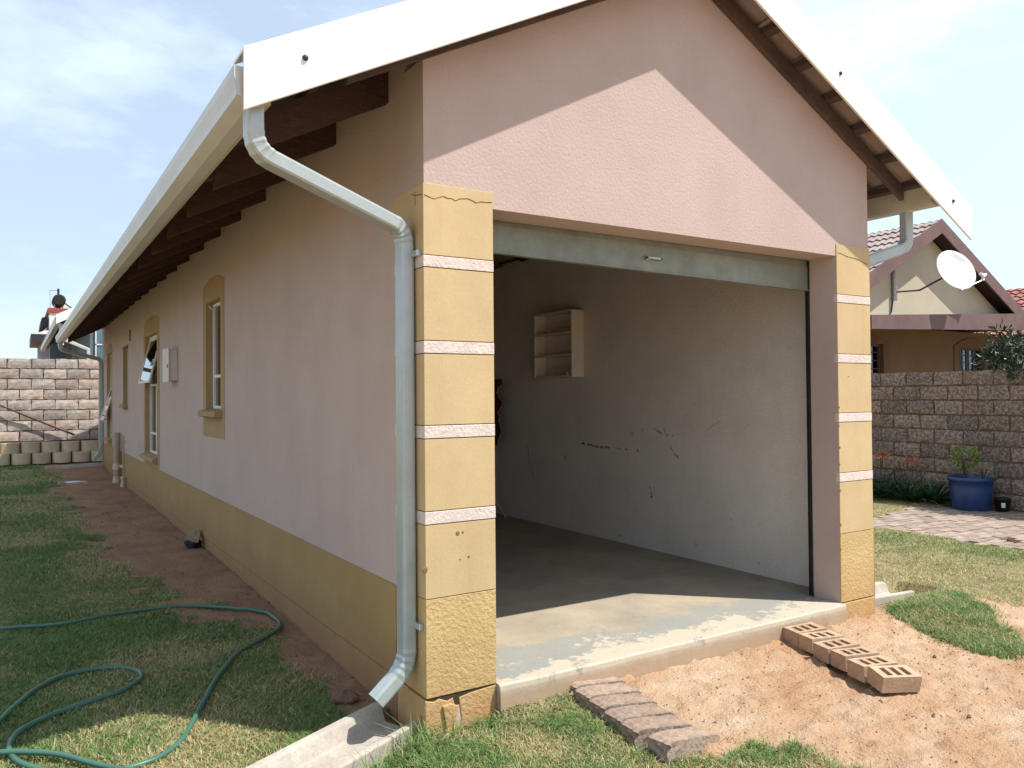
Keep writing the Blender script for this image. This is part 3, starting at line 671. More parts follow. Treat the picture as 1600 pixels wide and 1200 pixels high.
tiles(roof, (MID + 2.13, -.222, zr_(MID + 2.13, .150)), (0, 1, 0), (-1, 0, K), LEN + .20, 2.13 / ux.x, amp=.012, lift=.02)
rf = roof.build('roof', [M['tile']], house, smooth=False)
u_ = MB()   # underlay seen from below
for sg in (-1, 1):
    xa, xb = MID + sg * (2.42 if sg < 0 else 2.12), MID
    u_.add([(xa, .21, zr_(xa, .156)), (xb, .21, zr_(xb, .156)), (xb, LEN + .03, zr_(xb, .156)), (xa, LEN + .03, zr_(xa, .156))], [(0, 1, 2, 3)])
u_.build('underlay', M['tileunder'], rf)
mb = MB()
for i in range(20):
    yy = .39 + i * .755
    for sg in (-1, 1):
        if yy > LEN + .1: continue
        xa, xb = MID + sg * (2.32 if sg < 0 else 2.04), MID
        q = MB(); q.hexa([(xa, yy, zr_(xa, -.05)), (xb, yy, zr_(xb, -.05)), (xb, yy + .045, zr_(xb, -.05)), (xa, yy + .045, zr_(xa, -.05)), (xa, yy, zr_(xa, .118)), (xb, yy, zr_(xb, .118)), (xb, yy + .045, zr_(xb, .118)), (xa, yy + .045, zr_(xa, .118))])
        q.build('rafter', M['timber'], rf)
for sg in (-1, 1):       # rafter along each verge outside the gable, ending just past the wall
    xa, xb = MID + sg * 2.02, MID
    q = MB(); q.hexa([(xa, -.034, zr_(xa, .02)), (xb, -.034, zr_(xb, .02)), (xb, -.003, zr_(xb, .02)), (xa, -.003, zr_(xa, .02)), (xa, -.034, zr_(xa, .117)), (xb, -.034, zr_(xb, .117)), (xb, -.003, zr_(xb, .117)), (xa, -.003, zr_(xa, .117))])
    q.build('verge_rafter', M['timber2'], rf)
    b_ = MB()
    for k in range(8):
        s_ = .12 + k * .325 * ux.x; xx = MID + sg * ((2.48 if sg < 0 else 2.16) - s_)
        x2 = xx + .042
        b_.hexa([(xx, -.224, zr_(xx, .119)), (x2, -.224, zr_(x2, .119)), (x2, LEN + .03, zr_(x2, .119)), (xx, LEN + .03, zr_(xx, .119)), (xx, -.224, zr_(xx, .155)), (x2, -.224, zr_(x2, .155)), (x2, LEN + .03, zr_(x2, .155)), (xx, LEN + .03, zr_(xx, .155))])
    b_.build('batten', M['timber2'], rf)
    # barge board
    q = MB(); xo = MID + sg * 2.5
    q.prism([(xo, zr_(xo, .224)), (MID, zr_(MID, .224)), (MID, zr_(MID, .2375)), (xo, zr_(xo, .2375))], 'y', -.2262, -.08)
    pts = [(xo, zr_(xo, 0)), (MID, zr_(MID, 0)), (MID, zr_(MID, .238)), (xo, zr_(xo, .238))]
    q.prism(pts, 'y', -.24, -.226)
    bb = q.build('barge_board', M['white'], rf, bevel=.003)
    for dx in ((-.618 - MID, .35, -1.1) if sg < 0 else (2.691 - MID, 3.914 - MID, .35)):
        x_ = MID + dx
        if abs(dx) < .5: continue
        zz = zr_(x_, .125) if sg < 0 else zr_(x_, .125)
        n_ = MB(); n_.lathe((x_, -.241, zz), [(.0001, .010), (.007, .009), (.011, .006), (.012, 0)], 12, axis=(0, -1, 0)); n_.build('bolt', M['bolt'], bb, smooth=True)
    # fascia and gutter
    xf = MID + (-2.41 if sg < 0 else 2.09); ye = 14.9 if sg < 0 else LEN
    q = MB(); q.box(min(xf, xf - sg * .02), max(xf, xf - sg * .02), -.20, LEN + .03, zr_(xf, .005), zr_(xf, .135)); q.build('fascia', M['cream'], rf)
    g_ = MB(); xi = xf + sg * .003; xo_ = MID + (-2.53 if sg < 0 else 2.22)
    zt = zr_(xf, .125); zb = zr_(xf, -.005)
    prof = [(xi, zb), (xi + sg * .055, zb - .004), (xo_ - sg * .012, zb + .022), (xo_ - sg * .012, zb + .05), (xo_, zt - .035), (xo_, zt), (xo_ - sg * .012, zt), (xo_ - sg * .014, zt - .033), (xo_ - sg * .024, zb + .055), (xo_ - sg * .024, zb + .028), (xi + sg * .05, zb + .006), (xi + sg * .006, zb + .008), (xi + sg * .006, zt), (xi, zt)]
    g_.prism(prof, 'y', -.214, ye + .06)
    for yy in (-.213, ye + .06): g_.prism([(xi, zb), (xi + sg * .055, zb - .004), (xo_ - sg * .012, zb + .022), (xo_ - sg * .012, zb + .05), (xo_, zt - .035), (xo_, zt), (xi, zt)], 'y', yy, yy + .004)
    g_.build('gutter', M['gutter'], rf)

# downpipes
def rrect(w, h, r=.012):
    out = []
    for sx, sy in ((1, 1), (-1, 1), (-1, -1), (1, -1)):
        cx, cy = sx * (w / 2 - r), sy * (h / 2 - r)
        a0 = {(1, 1): 0, (-1, 1): 90, (-1, -1): 180, (1, -1): 270}[(sx, sy)]
        for k in range(3): a = R(a0 + 45 * k); out.append((cx + r * math.cos(a), cy + r * math.sin(a)))
    return out
def bend(a, b, c, r, n=9):
    a, b, c = Vector(a), Vector(b), Vector(c); d1 = (a - b).normalized(); d2 = (c - b).normalized()
    p0 = b + d1 * r; p2 = b + d2 * r; out = []
    for i in range(n + 1):
        t = i / n; out.append((1 - t) ** 2 * p0 + 2 * t * (1 - t) * b + t * t * p2)
    return out
def downpipe(pts, rad=.09, w=.098, h=.078, upv=(0, 1, 0), spout=True, label=None):
    path = [Vector(pts[0])]; sc = [1]
    for i in range(1, len(pts) - 1):
        bd = bend(pts[i - 1], pts[i], pts[i + 1], rad)
        for j, p in enumerate(bd): path.append(p); sc.append(1.0 if j in (0, len(bd) - 1) else (1.045 if j % 2 else .985))
    path.append(Vector(pts[-1])); sc.append(1)
    q = MB(); q.sweep(path, rrect(h, w) if False else rrect(w, h), upv=upv, caps=False, scales=sc)
    # inner skin so that the open end reads hollow
    q.sweep(path[-4:], [(a * .93, b * .93) for a, b in rrect(w, h)], upv=upv, caps=False)
    ob = q.build('downpipe', M['downpipe'], house)
    c = MB()
    for p in (path[1], path[len(path) // 2]): pass
    return ob
def pipe_collar(ob, p, d, w=.104, h=.084):
    q = MB(); p = Vector(p); d = Vector(d); q.sweep([p - d * .02, p + d * .02], rrect(w, h), upv=(0, 1, 0), caps=True); q.build('collar', M['downpipe'], ob)
P0 = (-.79, -.14, 2.67); P1 = (-.79, -.14, 2.465); P2 = (-.048, .11, 2.285); P3 = (-.048, .11, .285); P4 = (-.20, .11, .155)
dpl = downpipe([P0, P1, P2, P3, P4], .085, w=.066, h=.084); dpl['label'] = 'pale blue-grey square downpipe at the left corner of the garage'
q = MB()
for z_ in (2.165, .475):
    q = MB(); q.box(-.03, -.007, .015, .070, z_ - .013, z_ + .013); q.build('pipe_bracket', M['downpipe'], dpl, bevel=.002)
dpr = downpipe([(3.80, .03, 2.80), (3.80, .03, 2.545), (3.36, .10, 2.40), (3.36, .10, .30), (3.40, .10, .24)], .075, w=.080, h=.064); dpr['label'] = 'grey square downpipe under the right eave'
dpf = downpipe([(-.80, 14.80, 2.70), (-.80, 14.80, 2.50), (-.05, 15.27, 2.33), (-.05, 15.27, .42), (-.18, 15.27, .26)], .085, w=.078, h=.098); dpf['label'] = 'downpipe at the far end of the side wall'

# garage door, rolled up
mb = MB()
z0, z1 = 2.215, 2.445
def zt_at(x): return 2.247 + (2.206 - 2.247) * (x - .36) / 2.6
mb.hexa([(EX + .005, .208, zt_at(.36)), (XR - .005, .208, zt_at(2.96)), (XR - .005, .232, zt_at(2.96)), (EX + .005, .232, zt_at(.36)), (EX + .005, .208, 2.385), (XR - .005, .208, 2.36), (XR - .005, .232, 2.36), (EX + .005, .232, 2.385)])
mb.hexa([(EX + .005, .214, 2.385), (XR - .005, .214, 2.36), (XR - .005, .232, 2.36), (EX + .005, .232, 2.385), (EX + .005, .222, 2.52), (XR - .005, .222, 2.52), (XR - .005, .236, 2.52), (EX + .005, .236, 2.52)])
mb.hexa([(EX + .005, .200, zt_at(.36) - .006), (XR - .005, .200, zt_at(2.96) - .006), (XR - .005, .238, zt_at(2.96) - .006), (EX + .005, .238, zt_at(.36) - .006), (EX + .005, .200, zt_at(.36)), (XR - .005, .200, zt_at(2.96)), (XR - .005, .238, zt_at(2.96)), (EX + .005, .238, zt_at(.36))])
gd = mb.build('garage_door', M['shutter'], house); gd['label'] = 'rolled-up grey-green steel garage door'
q = MB(); q.lathe((.2, .40, 2.63), [(.0001, 0), (.16, 0), (.165, .02), (.165, 2.88), (.16, 2.9), (.0001, 2.9)], 20, axis=(1, 0, 0)); q.build('door_drum', M['shutter'], gd, smooth=False)
q = MB(); q.box(1.50, 1.62, .188, .200, 2.294, 2.306); q.box(1.50, 1.512, .188, .208, 2.292, 2.308); q.box(1.61, 1.622, .188, .208, 2.292, 2.308); q.lathe((1.512, .203, 2.30), [(.014, 0), (.013, .008), (.0001, .010)], 12, axis=(0, -1, 0)); q.build('door_handle', M['steel'], gd)
for (a, b) in ((XR - .014, XR - .002), (EX + .002, EX + .014)):
    q = MB()
    q.box(a, b, .202, .206, ZS + .002, 2.40); q.box(a, b, .225, .229, ZS + .002, 2.40); 
    (q.box(b - .003, b, .206, .225, ZS + .002, 2.40) if a > 1 else q.box(a, a + .003, .206, .225, ZS + .002, 2.40))
    q.build('door_guide', M['dark'], gd)

# inside the garage: wall shelf, stains, hanging cloth, stick
sh = empty('wall_shelf', (3.15, 3.5, 1.70), 'open pale wooden wall cupboard with shelves hung inside the garage', 'shelf')
ya, yb, za, zb = 2.955, 3.615, 1.69, 2.345; xd = 3.0
q = MB(); q.box(xd, 3.148, ya, ya + .016, za, zb); q.build('side_panel', M['shelf'], sh, bevel=.002)
q = MB(); q.box(xd, 3.148, yb - .016, yb, za, zb); q.build('side_panel', M['shelf'], sh, bevel=.002)
q = MB(); q.box(xd, 3.148, ya + .017, yb - .017, zb - .016, zb); q.build('top_panel', M['shelf'], sh, bevel=.002)
q = MB(); q.box(3.136, 3.147, ya + .017, yb - .017, za + .017, zb - .017); q.build('back_panel', M['shelf'], sh)
for i, z_ in enumerate((1.69, 1.90, 2.12)):
    q = MB(); q.box(xd + .004, 3.135, ya + .017, yb - .017, z_, z_ + .016); q.build('shelf', M['shelf'], sh, bevel=.001)
q = MB(); q.box(xd + .09, 3.135, ya + .017, yb - .15, 1.79, 1.80); q.build('ledge', M['shelf'], sh)
q = MB(); q.box(xd + .09, 3.135, ya + .017, yb - .18, 2.20, 2.215); q.build('ledge', M['shelf'], sh)
bt = MB(); bt.lathe((3.05, 3.10, 1.707), [(.0001, 0), (.018, 0), (.019, .03), (.01, .034), (.0001, .035)], 10); pass
tag(bt.build('lid', M['label'], None, origin=(3.05, 3.10, 1.707)), 'small pale lid lying on the bottom shelf of the garage cupboard', 'lid')
cl = empty('hanging_cloth', (3.08, 4.62, 1.0), 'maroon cloth with pale piping hanging beside the garage wall', 'cloth')
q = MB(); npt = 14
V_ = []
for i in range(npt + 1):
    z_ = 1.70 - .75 * i / npt; zig = .05 * (1 if i % 5 < 2 else -.6) + .03 * math.sin(i * 1.7)
    V_ += [(3.06, 4.41 - zig * .9, z_), (3.02, 4.60, z_), (3.12, 4.80, z_)]
q.add(V_, [(3 * i + j, 3 * i + j + 1, 3 * i + j + 4, 3 * i + j + 3) for i in range(npt) for j in range(2)])
cc = q.build('cloth', M['maroon'], cl); cc.modifiers.new('s', 'SOLIDIFY').thickness = .012
q = MB(); q.tube([V_[3 * i] for i in range(npt + 1)], .006, k=5); q.build('piping', M['piping'], cl)
q = MB(); q.tube([(2.94, 4.50, .50), (3.04, 4.27, .165)], .012, k=7)
tag(q.build('stick', M['piping'], None, origin=(3.02, 4.46, .165)), 'thin white stick leaning at the back of the garage floor', 'stick')
# scuffs on the inner wall (real marks)
def scuff(path, w, dash=0.0):
    q = MB(); pts = []
    for i in range(len(path) - 1):
        (a, b), (c, d) = path[i], path[i + 1]; ns = max(2, int(math.hypot(c - a, d - b) / .008))
        for j in range(ns): t = j / ns; pts.append((a + (c - a) * t, b + (d - b) * t + random.uniform(-.4, .4) * w))
    pts.append(path[-1]); ws = [max(.0006, w * random.uniform(-.3, 1)) for _ in pts]; ws[0] = ws[-1] = .0004
    V_ = []
    hz = abs(path[-1][0] - path[0][0]) > abs(path[-1][1] - path[0][1])
    for (y_, z_), w_ in zip(pts, ws): V_ += ([(3.1486, y_, z_ - w_), (3.1486, y_, z_ + w_)] if hz else [(3.1486, y_ - w_, z_), (3.1486, y_ + w_, z_)])
    q.add(V_, [(2 * i, 2 * i + 1, 2 * i + 3, 2 * i + 2) for i in range(len(pts) - 1)]); q.build('scuff', M['scuff'], house)
for pth, w_ in [([(3.02, 1.045), (2.72, 1.015), (2.55, 1.02)], .014), ([(2.50, 1.025), (2.40, 1.01)], .008), ([(2.36, 1.02), (2.32, 1.01)], .010), ([(2.20, 1.02), (2.16, 1.00)], .011),
                ([(2.26, 1.20), (2.25, 1.14)], .006), ([(2.12, 1.215), (2.11, 1.15)], .008), ([(1.96, 1.215), (1.86, 1.17)], .012), ([(1.86, 1.17), (1.72, 1.165)], .008), ([(1.84, 1.22), (1.80, 1.13), (1.70, .98)], .007), ([(1.70, 1.01), (1.66, .97)], .010),
                ([(3.98, .98), (3.95, .80), (3.86, .62)], .008), ([(3.3, .93), (3.28, .86)], .010), ([(2.03, .72), (2.0, .60)], .012), ([(.92, 1.28), (.90, 1.265)], .006), ([(1.35, 1.22), (1.2, 1.30)], .003), ([(2.45, .24), (2.42, .19)], .014), ([(3.05, .26), (3.02, .24)], .008), ([(1.5, .32), (1.47, .27)], .006), ([(.85, .25), (.82, .24)], .006), ([(1.1, .55), (1.09, .52)], .005), ([(.62, .30), (.6, .28)], .005)]:
    scuff(pth, w_)

# meter box on the side wall
mbx = empty('meter_box', (0, 6.62, 1.72), 'white electricity meter box fixed to the mauve side wall between two windows', 'meter box')
q = MB(); q.box(-.085, -.001, 6.40, 6.78, 1.715, 2.07); q.build('box_body', M['meter'], mbx, bevel=.004)
q = MB(); q.box(-.102, -.087, 6.385, 6.795, 1.70, 2.085); lid = q.build('box_lid', M['meter'], mbx, bevel=.004)
q = MB(); q.box(-.108, -.103, 6.42, 6.45, 1.86, 1.90); q.build('latch', M['bolt'], lid)

# soil pipe and tap pipe
sp_ = empty('soil_pipe', (-.075, 11.95, .05), 'thick upright drain pipe painted pink above and cream below beside the wall', 'drain pipe')
q = MB(); q.lathe((-.075, 11.95, .0), [(.055, .18), (.055, .93), (.0001, .93)], 18); q.build('pipe', M['pipe_pink'], sp_, smooth=False)
q = MB(); q.lathe((-.075, 11.95, 0), [(.066, .30), (.066, .38), (.058, .40)], 18); q.lathe((-.075, 11.95, 0), [(.07, -.02), (.07, .12), (.062, .14), (.062, .18)], 18); q.build('pipe_collar', M['pvc'], sp_)
q = MB(); q.tube([(-.02, 11.95, .36), (-.02, 11.62, .36), (-.02, 11.6, .34)], .025); q.build('branch_pipe', M['pvc'], sp_)
tp = empty('tap_pipe', (-.045, 11.25, .05), 'thin upright water pipe with a capped end next to the drain pipe', 'water pipe')
q = MB(); q.tube([(-.045, 11.25, .02), (-.045, 11.25, .90)], .012, k=8); q.build('riser', M['pipe_pink'], tp)
q = MB(); q.lathe((-.055, 11.25, 0), [(.04, .0), (.04, .12), (.03, .13), (.03, .19), (.04, .2), (.04, .23), (.0001, .23)], 12); q.build('trap', M['pvc'], tp)
q = MB(); q.tube([(-.045, 11.25, .80), (-.012, 11.25, .80)], .007, k=6); q.build('clip', M['steel'], tp)

# ------------------------------------------------------------------ drain channels
def channel(name, a, b, w, z0_, z1_, label):
    a, b = Vector(a), Vector(b); d = (b - a).normalized(); s = Vector((-d.y, d.x)); q = MB()
    prof = [(-w / 2, -.10), (w / 2, -.10), (w / 2, .020), (w / 2 - .035, .022), (w / 2 - .065, -.035), (-w / 2 + .075, -.030), (-w / 2 + .045, .045), (-w / 2, .046)]
    n_ = 8; V_ = []
    for i in range(n_ + 1):
        t = i / n_; c = a + (b - a) * t; zz = z0_ + (z1_ - z0_) * t
        for (u, h) in prof: V_.append((c.x + s.x * u, c.y + s.y * u, zz + h))
    k = len(prof)
    q.add(V_, [(i * k + j, i * k + (j + 1) % k, (i + 1) * k + (j + 1) % k, (i + 1) * k + j) for i in range(n_) for j in range(k)] + [tuple(range(k)), tuple(n_ * k + j for j in range(k - 1, -1, -1))])
    ob = q.build(name, M['conc'], None, origin=(a.x, a.y, z0_ - .1), bevel=.008); tag(ob, label, 'drain channel', 'concrete drain channels'); return ob
channel('drain_channel', (-.05, .215), (-1.15, -.24), .30, .01, -.045, 'pale concrete drain channel under the near downpipe spout')
channel('drain_channel', (4.15, .36), (3.33, .30), .27, .0, .055, 'concrete drain channel beside the right pillar, running into the lawn')
channel('drain_channel', (-.03, 15.27), (-1.05, 15.2), .27, .14, .11, 'concrete drain channel at the far end of the long side wall')

# ------------------------------------------------------------------ bricks
def slot_brick():
    q = MB(); lx, ly, lz = .222, .122, .085
    holes = [(-.072, -.040, -.040, .040), (-.016, .016, -.040, .040), (.040, .072, -.040, .040)]
    grid_wall(q, -lx / 2, lx / 2, -ly / 2, ly / 2, holes, lambda u, z, d: (u, z, lz - d), .06)
    q.box(-lx / 2, lx / 2, -ly / 2, ly / 2, 0, .0255)
    return q.build('slot_brick', M['brick'], None, origin=(0, 0, 0), bevel=.0025)
proto = slot_brick()
ords = ['first', 'second', 'third', 'fourth', 'fifth', 'sixth']
for i in range(6):
    o = proto if i == 0 else proto.copy()
    if i: col.objects.link(o)
    x_, y_ = 2.440 - .036 * i + (.005 if i % 2 else -.004), -.125 - .134 * i
    o.location = (x_, y_, .028 - .006 * i); o.rotation_euler = (R([2, -1, 1, -1, 1, 9][i]), R([-1, 1, -1, 1, 1, 3][i]), R([-9, -14, -12, -15, -13, -20][i]))
    tag(o, f'tan three-slot brick, {ords[i]} from the garage slab in the right row' if i < 5 else 'tilted darker three-slot brick ending the right row farthest from the slab', 'brick', 'slotted bricks in a row')
def rough_paver():
    q = MB(); nx_, ny_, nz_ = 12, 6, 4; lx, ly, lz = .30, .127, .11
    idx = {}; 
    def P(i, j, k):
        if (i, j, k) in idx: return idx[(i, j, k)]
        x = -lx / 2 + lx * i / nx_; y = -ly / 2 + ly * j / ny_; z = lz * k / nz_
        h = lambda s: float(fbm(x * 20 + s, y * 20 + z * 31 + s, 1.0, 91)) - .5
        rough_ = .045 if i == 0 else (.02 if i == 1 else .008)
        p = (x + h(3) * rough_ * 1.3, y + h(17) * .012, z + h(31) * .010 - (.012 if (i in (0, nx_) and k == nz_) else 0))
        q.v.append(p); idx[(i, j, k)] = len(q.v) - 1; return len(q.v) - 1
    def quad(*a): q.f.append(tuple(P(*t) for t in a)); q.m.append(0)
    for i in range(nx_):
        for j in range(ny_): quad((i, j, 0), (i, j + 1, 0), (i + 1, j + 1, 0), (i + 1, j, 0)); quad((i, j, nz_), (i + 1, j, nz_), (i + 1, j + 1, nz_), (i, j + 1, nz_))
        for k in range(nz_): quad((i, 0, k), (i + 1, 0, k), (i + 1, 0, k + 1), (i, 0, k + 1)); quad((i, ny_, k), (i, ny_, k + 1), (i + 1, ny_, k + 1), (i + 1, ny_, k))
    for j in range(ny_):
        for k in range(nz_): quad((0, j, k), (0, j, k + 1), (0, j + 1, k + 1), (0, j + 1, k)); quad((nx_, j, k), (nx_, j + 1, k), (nx_, j + 1, k + 1), (nx_, j, k + 1))
    return q.build('paving_brick', M['paver'], None, origin=(0, 0, 0))
proto = rough_paver()
for i in range(6):
    o = proto if i == 0 else proto.copy()
    if i: col.objects.link(o)
    x_, y_ = [.905, .89, .875, .86, .85, .87][i], -.04 - .131 * i - (.02 if i == 5 else 0)
    o.location = (x_, y_, -.030 - .006 * i); o.rotation_euler = (R([0, .3, -.4, .4, -.3, -3][i]), R([5, 5, 5.5, 5, 5.5, 7][i]), R([-2, -4, -5, -3, -6, 2][i]))
    tag(o, f'worn rough-edged paving brick, {ords[i]} from the garage slab in the left row' if i < 5 else 'loose worn paving brick ending the left row farthest from the slab', 'paving brick', 'worn paving bricks in a row')

# ------------------------------------------------------------------ hose
hp = [(-2.3, 2.75), (-1.95, 2.83), (-1.66, 2.83), (-1.30, 2.76), (-.99, 2.82), (-.545, 2.78), (-.20, 2.45), (-.09, 2.2), (-.12, 1.92), (-.33, 1.69), (-.48, 1.53), (-.65, 1.22), (-.75, 1.0), (-.85, .78), (-.94, .60), (-1.07, .48), (-1.22, .47), (-1.36, .53), (-1.51, .665), (-1.58, .81), (-1.585, .935), (-1.53, 1.05), (-1.37, 1.17), (-1.14, 1.27), (-1.04, 1.36), (-.99, 1.47), (-1.0, 1.585), (-1.07, 1.67), (-1.19, 1.71), (-1.35, 1.675), (-1.47, 1.54), (-1.58, 1.32), (-1.66, 1.13), (-1.72, .98), (-1.70, .88), (-1.55, .80), (-1.41, .70), (-1.30, .565), (-1.215, .455), (-1.12, .345), (-1.05, .2), (-1.1, .0), (-1.25, -.2)]
def catmull(p, n=6):
    out = []
    for i in range(len(p) - 1):
        a, b, c, d = p[max(i - 1, 0)], p[i], p[i + 1], p[min(i + 2, len(p) - 1)]
        for k in range(n):
            t = k / n; out.append(tuple(.5 * (2 * b[j] + (c[j] - a[j]) * t + (2 * a[j] - 5 * b[j] + 4 * c[j] - d[j]) * t * t + (-a[j] + 3 * b[j] - 3 * c[j] + d[j]) * t ** 3) for j in range(len(b))))
    out.append(p[-1]); return out
hh = catmull(hp)
path = [(a, b, gz1(a, b) + .022 + (.014 if 34 * 6 < i < 40 * 6 else .0)) for i, (a, b) in enumerate(hh)]
q = MB(); q.tube(path, .0125, k=10); tag(q.build('garden_hose', M['hose'], None, smooth=True, origin=(hp[6][0], hp[6][1], 0)), 'green garden hose looped on the lawn beside the house', 'hose')

# ------------------------------------------------------------------ block walls
def block_wall(name, P, n_len, rows, bl, bh, ml, mat_, label, mort, thick=.14, z_var=.0, rough=.009, mrt=None):
    """P(u,z,d)"""
    q = MB(); tint = []
    for r in range(rows):
        off = (bl / 2 if r % 2 else 0); u = -off
        while u < n_len:
            a = max(u, 0) + ml / 2; b = min(u + bl, n_len) - ml / 2
            if b - a > .05:
                z0_ = r * bh + ml / 2; z1_ = (r + 1) * bh - ml / 2; j = lambda s=rough: random.uniform(-s, s); dd = random.uniform(0, .012)
                n_ = 3; vv = []; base_ = len(q.v)
                # front face subdivided a little so the edges are uneven
                nu_, nz_ = 5, 3; fr = []
                for iz in range(nz_ + 1):
                    for iu in range(nu_ + 1):
                        e = (iu in (0, nu_)) or (iz in (0, nz_))
                        fr.append(P(a + (b - a) * iu / nu_ + j(), z0_ + (z1_ - z0_) * iz / nz_ + j(), -dd + (.010 if e else 0) + j(.003)))
                k = nu_ + 1
                q.add(fr, [(iz * k + iu, iz * k + iu + 1, (iz + 1) * k + iu + 1, (iz + 1) * k + iu) for iz in range(nz_) for iu in range(nu_)])
                ring = [i for i in range(k)] + [iz * k + nu_ for iz in range(1, nz_ + 1)] + [nz_ * k + i for i in range(nu_ - 1, -1, -1)] + [iz * k for iz in range(nz_ - 1, 0, -1)]
                back = []
                for i in ring:
                    iz, iu = divmod(i, k); back.append(P(a + (b - a) * iu / nu_, z0_ + (z1_ - z0_) * iz / nz_, thick * .5))
                o = len(q.v); q.v += [tuple(map(float, p)) for p in back]; nr = len(ring)
                for i in range(nr): q.f.append((base_ + ring[i], base_ + ring[(i + 1) % nr], o + (i + 1) % nr, o + i)); q.m.append(0)
                t_ = random.uniform(.72, 1.18); w_ = random.uniform(-.04, .06); tint += [(t_ * (1 + w_), t_, t_ * (1 - w_))] * (len(q.v) - base_)
            u += bl
    nb = len(q.v)
    q.add([P(u_, z_, d_) for (u_, z_, d_) in [(0, -.3, .018), (n_len, -.3, .018), (n_len, -.3, thick), (0, -.3, thick), (0, rows * bh - .012, .018), (n_len, rows * bh - .012, .018), (n_len, rows * bh - .012, thick), (0, rows * bh - .012, thick)]],
          [(0, 3, 2, 1), (4, 5, 6, 7), (0, 1, 5, 4), (1, 2, 6, 5), (2, 3, 7, 6), (3, 0, 4, 7)], 1)
    tint += [(1, 1, 1)] * 8
    o0 = P(0, 0, 0); ob = q.build(name, [mat_, mort], None, origin=o0)
    a = ob.data.color_attributes.new('tint', 'FLOAT_COLOR', 'POINT'); c = np.ones((len(q.v), 4), np.float32); c[:, :3] = tint; a.data.foreach_set('color', c.ravel())
    return tag(ob, label, 'wall')
block_wall('block_wall', lambda u, z, d: (9.2 + d, 8.5 - u, z + .0), 12.0, 9, .395, .2, .022, M['block'], 'rough grey-brown concrete block wall between the path and the neighbouring house', M['mortar'])
block_wall('block_wall', lambda u, z, d: (-5.0 + u, 16.6 + d, z + .62), 8.9, 8, .44, .222, .02, M['blockf'], 'pale sunlit concrete block wall at the far end of the garden', M['mortar'])
# curved retaining blocks in two rows
q = MB(); n_ = 12; prof = []
for i in range(n_ + 1): t = i / n_ * 2 - 1; prof.append((.176 * t, .20 - .13 * (1 - t * t) ** .5 - .02))
prof += [(.12, .32), (-.12, .32)]
q.prism(prof, 'z', 0, .222); rb = q.build('retaining_block', M['retain'], None, origin=(0, 0, 0), bevel=.008)
first = True
for row, zb_ in ((0, .16), (1, .385)):
    lst = [-.18 - .365 * i + (.19 if row == 0 else 0) for i in range(7)]
    lst = [v for v in lst if v < .1]
    for i, xx in enumerate(lst):
        o = rb if first else rb.copy()
        if not first: col.objects.link(o)
        first = False
        o.location = (xx, 16.08 + .09 * row, zb_); o.rotation_euler = (0, 0, R(random.uniform(-3, 3)))
        nth = (ords + ['seventh', 'eighth'])[i]
        tag(o, f'tan curved retaining block, {nth} from the house in the {"upper" if row else "lower"} row', 'retaining block', 'curved retaining blocks below the far wall')
q = MB(); q.box(-5, 3.8, 16.33, 16.59, -.1, .61); tag(q.build('earth_bank', M['mortar'], None, origin=(0, 16.4, 0)), kind='structure')
q = MB(); q.tube([(-1.95, 16.49, 1.46), (-1.2, 16.50, 1.09), (-.46, 16.51, .735)], .022, k=7)
tag(q.build('pole', M['timber2'], None, origin=(-.46, 16.42, .735)), 'thin brown pole leaning diagonally against the far block wall', 'pole')

# ------------------------------------------------------------------ small ground things
def rock(name, c, r, mat_, label, cat, seed=0, group=None):
    q = MB(); n1_, n2_ = 10, 14; rs = random.Random(seed); ph = [rs.uniform(0, 6) for _ in range(6)]
    V_ = []
    for i in range(n1_ + 1):
        th = math.pi * i / n1_
        for j in range(n2_):
            a = 2 * math.pi * j / n2_; f = 1 + .16 * math.sin(2 * a + ph[0]) + .12 * math.sin(3 * a + ph[1] + th * 2) + .10 * math.sin(5 * th + ph[2])
            V_.append((c[0] + r[0] * math.sin(th) * math.cos(a) * f, c[1] + r[1] * math.sin(th) * math.sin(a) * f, c[2] + r[2] * math.cos(th) * f))
    q.add(V_, [(i * n2_ + j, i * n2_ + (j + 1) % n2_, (i + 1) * n2_ + (j + 1) % n2_, (i + 1) * n2_ + j) for i in range(n1_) for j in range(n2_)])
    return tag(q.build(name, mat_, None, origin=(c[0], c[1], c[2] - r[2])), label, cat, group)
rock('stone', (-.10, 4.95, .10), (.07, .08, .05), M['dark'], 'dark lump of rock against the foot of the side wall', 'stone', 3)
bk = MB(); bk.hexa([(-.17, 4.95, .115), (-.07, 4.86, .120), (.0 - .012, 5.0, .17), (-.14, 5.08, .16), (-.18, 4.94, .155), (-.055, 4.87, .165), (-.014, 5.0, .225), (-.13, 5.08, .21)])
tag(bk.build('broken_brick', M['stone'], None, origin=(-.1, 4.97, .12), bevel=.008), 'tan broken brick lying on a dark rock by the side wall', 'brick')
rock('soil_clod', (-.16, .60, .0), (.06, .05, .035), M['clod'], 'lump of grey-brown soil near the spout at the wall foot', 'soil clod', 9)
q = MB(); q.box(-.95, -.50, 12.1, 12.5, .0, .085); tag(q.build('inspection_slab', M['conc'], None, origin=(-.7, 12.3, .0), bevel=.01), 'weathered flat concrete slab sunk in the soil strip beside the house', 'slab')
rock('flat_stone', (-.70, 12.25, .098), (.16, .08, .014), M['label'], 'pale flat stone lying on the sunken concrete slab', 'stone', 5)
